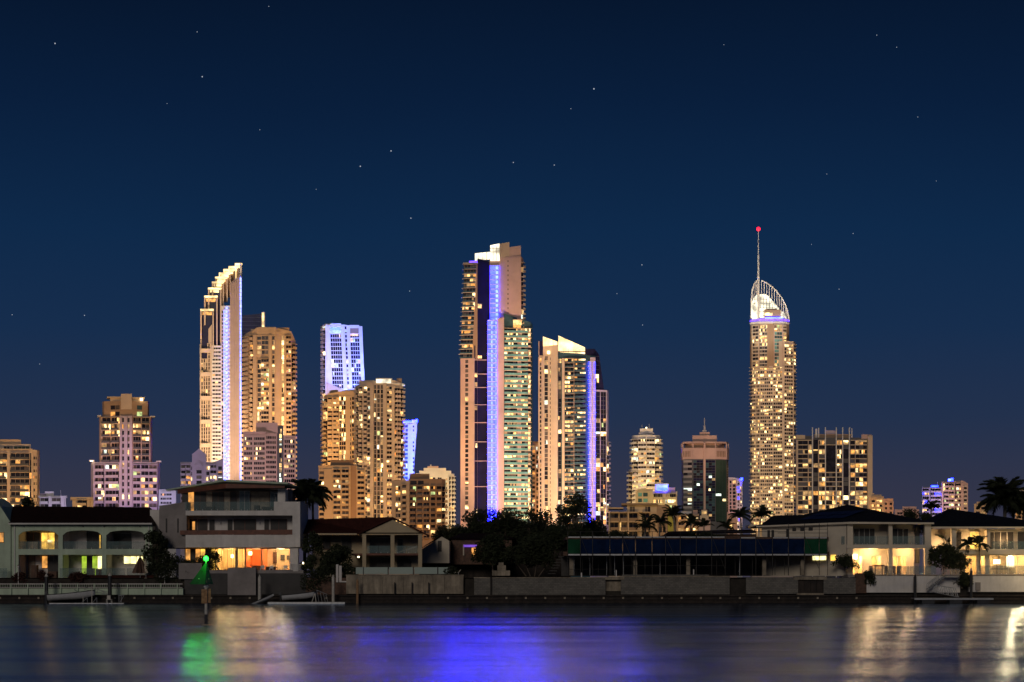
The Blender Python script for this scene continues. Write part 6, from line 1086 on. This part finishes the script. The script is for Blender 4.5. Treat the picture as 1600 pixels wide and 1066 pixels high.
for a in [('leafy_tree', 'bushy dark tree between the arched house and modern house', 244, 914, 832, 44, 200.3, 21), ('shrub', 'dark shrub left of the green marker light', 262, 912, 868, 60, 200.2, 22), ('shrub', 'shrub with green lit leaves behind the marker light', 326, 896, 858, 34, 200.6, 23), ('shrub', 'low dark shrub below the marker top', 300, 900, 876, 36, 200.4, 24),
          ('leafy_tree', 'round dark shrub tree below the royal palms', 524, 912, 852, 52, 201.5, 25), ('leafy_tree', 'tall dark shrub right against the modern house', 487, 912, 833, 34, 202, 26), ('shrub', 'dark shrubbery above the white runabout', 500, 926, 888, 60, 200, 27), ('shrub', 'dark shrub behind the white ribbed post', 545, 912, 880, 30, 201, 28),
          ('leafy_tree', 'broad low dark tree right of the brown block', 706, 872, 822, 56, 230, 29), ('leafy_tree', 'dark tree beneath the twin tower, left one', 748, 872, 795, 50, 235, 30), ('leafy_tree', 'spreading dark tree beneath the teal glass', 790, 880, 797, 72, 225, 31), ('leafy_tree', 'tall thin tree between the two blue lit towers', 826, 876, 796, 30, 228, 32), ('leafy_tree', 'slender open tree below the golden piers', 850, 876, 797, 34, 232, 34), ('leafy_tree', 'tallest dark tree before the slant roofed tower', 898, 880, 769, 56, 226, 35), ('leafy_tree', 'dark tree at the foot of the violet strip', 930, 880, 812, 50, 232, 36), ('leafy_tree', 'wide dark tree left of the scaffold', 870, 890, 822, 60, 222, 37), ('leafy_tree', 'forked pale trunked tree behind the blockwork wall', 832, 897, 838, 74, 209, 38), ('leafy_tree', 'dark tree above the violet lit doorway', 770, 890, 838, 66, 212, 39), ('leafy_tree', 'low dark canopy left of the violet doorway', 716, 885, 843, 44, 222, 40),
          ('leafy_tree', 'dark tree behind the ridge of the solar roof house', 1420, 850, 793, 40, 250, 41), ('leafy_tree', 'dark tree right of the solar roof ridge', 1444, 850, 800, 30, 246, 42), ('leafy_tree', 'dense shrub tree between the two right houses', 1474, 893, 852, 44, 201.8, 43), ('shrub', 'leafy shrub beside the right pair of small palms', 1500, 893, 866, 34, 201.6, 44), ('shrub', 'hanging shrub on the garden wall by the boat stair', 1503, 916, 894, 30, 198.9, 45), ('shrub', 'shrub on the fence left of the glowing patio', 1320, 888, 868, 44, 201.2, 46), ('shrub', 'small bush spilling over the dark end wall', 1360, 912, 892, 18, 198.8, 47), ('shrub', 'reddish shrub at the left end of the terrace wall', 31, 912, 896, 26, 200.2, 48, 'leafr'), ('shrub', 'reddish shrub in the middle of the terrace wall', 70, 912, 894, 22, 200.2, 49, 'leafr'), ('shrub', 'reddish shrub right of the black mooring pile', 122, 910, 895, 26, 200.1, 50, 'leafr'), ('leafy_tree', 'small treetop above the arched house roof', 46, 850, 777, 26, 260, 51), ('shrub', 'dark shrub at the end of the glass fence', 702, 902, 886, 26, 200.6, 52), ('leafy_tree', 'wide low dark tree right of the small gabled outbuilding', 735, 884, 824, 90, 240, 61), ('leafy_tree', 'wide low dark tree in front of the teal tower foot', 800, 884, 818, 100, 242, 62), ('leafy_tree', 'wide low dark tree filling the gap below golden piers', 855, 884, 818, 90, 244, 63), ('leafy_tree', 'wide low dark tree behind the scaffold corner', 905, 884, 822, 90, 246, 64), ('leafy_tree', 'dark bushes behind the scaffold top', 960, 860, 830, 60, 260, 53), ('leafy_tree', 'low dark tree behind the blue mesh', 1100, 860, 832, 70, 262, 54)]:
    nm, lb, px_, yb_, yt_, w_, Y_, sd_ = a[:8]; lf = a[8] if len(a) > 8 else 'leaf'
    thin = any(k_ in lb for k_ in ('thin', 'slender')); low_ = .12 if nm == 'shrub' else (.42 if thin else .30)
    tree(nm, lb, px_, yb_, yt_, w_, Y_, sd_, lf, .5 if thin else 1.0, low_, 'shrub' if nm == 'shrub' else 'tree', 10 if thin else None, .26 if nm == 'shrub' else .36, 4 if 'forked' in lb else 1)
tw_ = H('dark_shed_roof', 'long dark shed roof behind the scaffold', 'shed', 262, 1090, 862); tw_.bx('wall', 1040, 1185, 835, 865, 0, 8, 'furn'); tw_.mesh('roof', [(1036, 836, -1), (1190, 833, -1), (1180, 826, 5), (1050, 829, 5)], [(0, 1, 2, 3)], 'roofb')
pv = H('lit_pavilion', 'small warm lit flat canopy above the scaffold end', 'pavilion', 240, 1182, 845); pv.bx('roof', 1171, 1200, 820, 823, 0, 4, 'hcream'); pv.bx('post', 1184, 1187.6, 823, 842, .2, .6, 'hcream'); pv.bx('wall', 1187, 1200, 823, 845, 3, 3.4, 'hcream'); patio(1180, 826, 240.8, 70)
# ================================================================ stars
stm = glow('star_white', (.8, .88, 1), .55, 0); q = MB(); q.ball((0, 0, 0), 1, stm, 6, 4); sme = q.mesh('star')
R = random.Random(99)
stars = [(86, 68, 1.5), (316, 120, 1.4), (928, 139, 1.6), (611, 236, 1.4), (563, 260, 1.4), (802, 254, 1.1), (866, 258, 1.1), (642, 341, 1.2), (1003, 414, 1.1), (132, 493, 1.1), (19, 492, .9), (1333, 365, .9), (1311, 452, .9), (1370, 55, .9), (1401, 74, .8), (308, 50, .9), (420, 10, .8), (406, 203, .8), (640, 455, .9), (1004, 508, .9), (964, 459, .8), (1434, 183, .8), (62, 569, .8), (261, 162, .7), (892, 170, .8), (1268, 382, .7), (1463, 283, .7), (1131, 70, .7), (1292, 272, .7), (494, 296, .7)]
SL = {86: 'bright star near the upper left corner of the sky', 316: 'bright star in the upper left sky right of the corner star', 928: 'brightest star, in the upper sky right of centre', 611: 'right one of two close stars above the white framed tower', 563: 'left one of two close stars above the white framed tower', 802: 'left one of two stars high above the central tower', 866: 'right one of two stars high above the central tower', 642: 'lone star left of the central tower top', 1003: 'star between the slant roofed tower and the spire', 132: 'lone star left of the sail topped tower', 19: 'star beside the left edge above the cream block', 1333: 'star right of the red beacon', 1311: 'star right of the spire tower crown'}
for px_, py_, r_ in stars:
    Y_ = 24000; o = bpy.data.objects.new('star', sme); C.objects.link(o); o.location = (Xp(px_, Y_), Y_, Zp(py_, Y_)); s_r = r_*.7*Y_/F; o.scale = (s_r, s_r, s_r)
    tag(o, SL.get(px_, 'faint tiny star in the dark blue night sky'), 'star', 'stars in the night sky')
for o in bpy.data.objects:
    if '_o' in o: del o['_o']
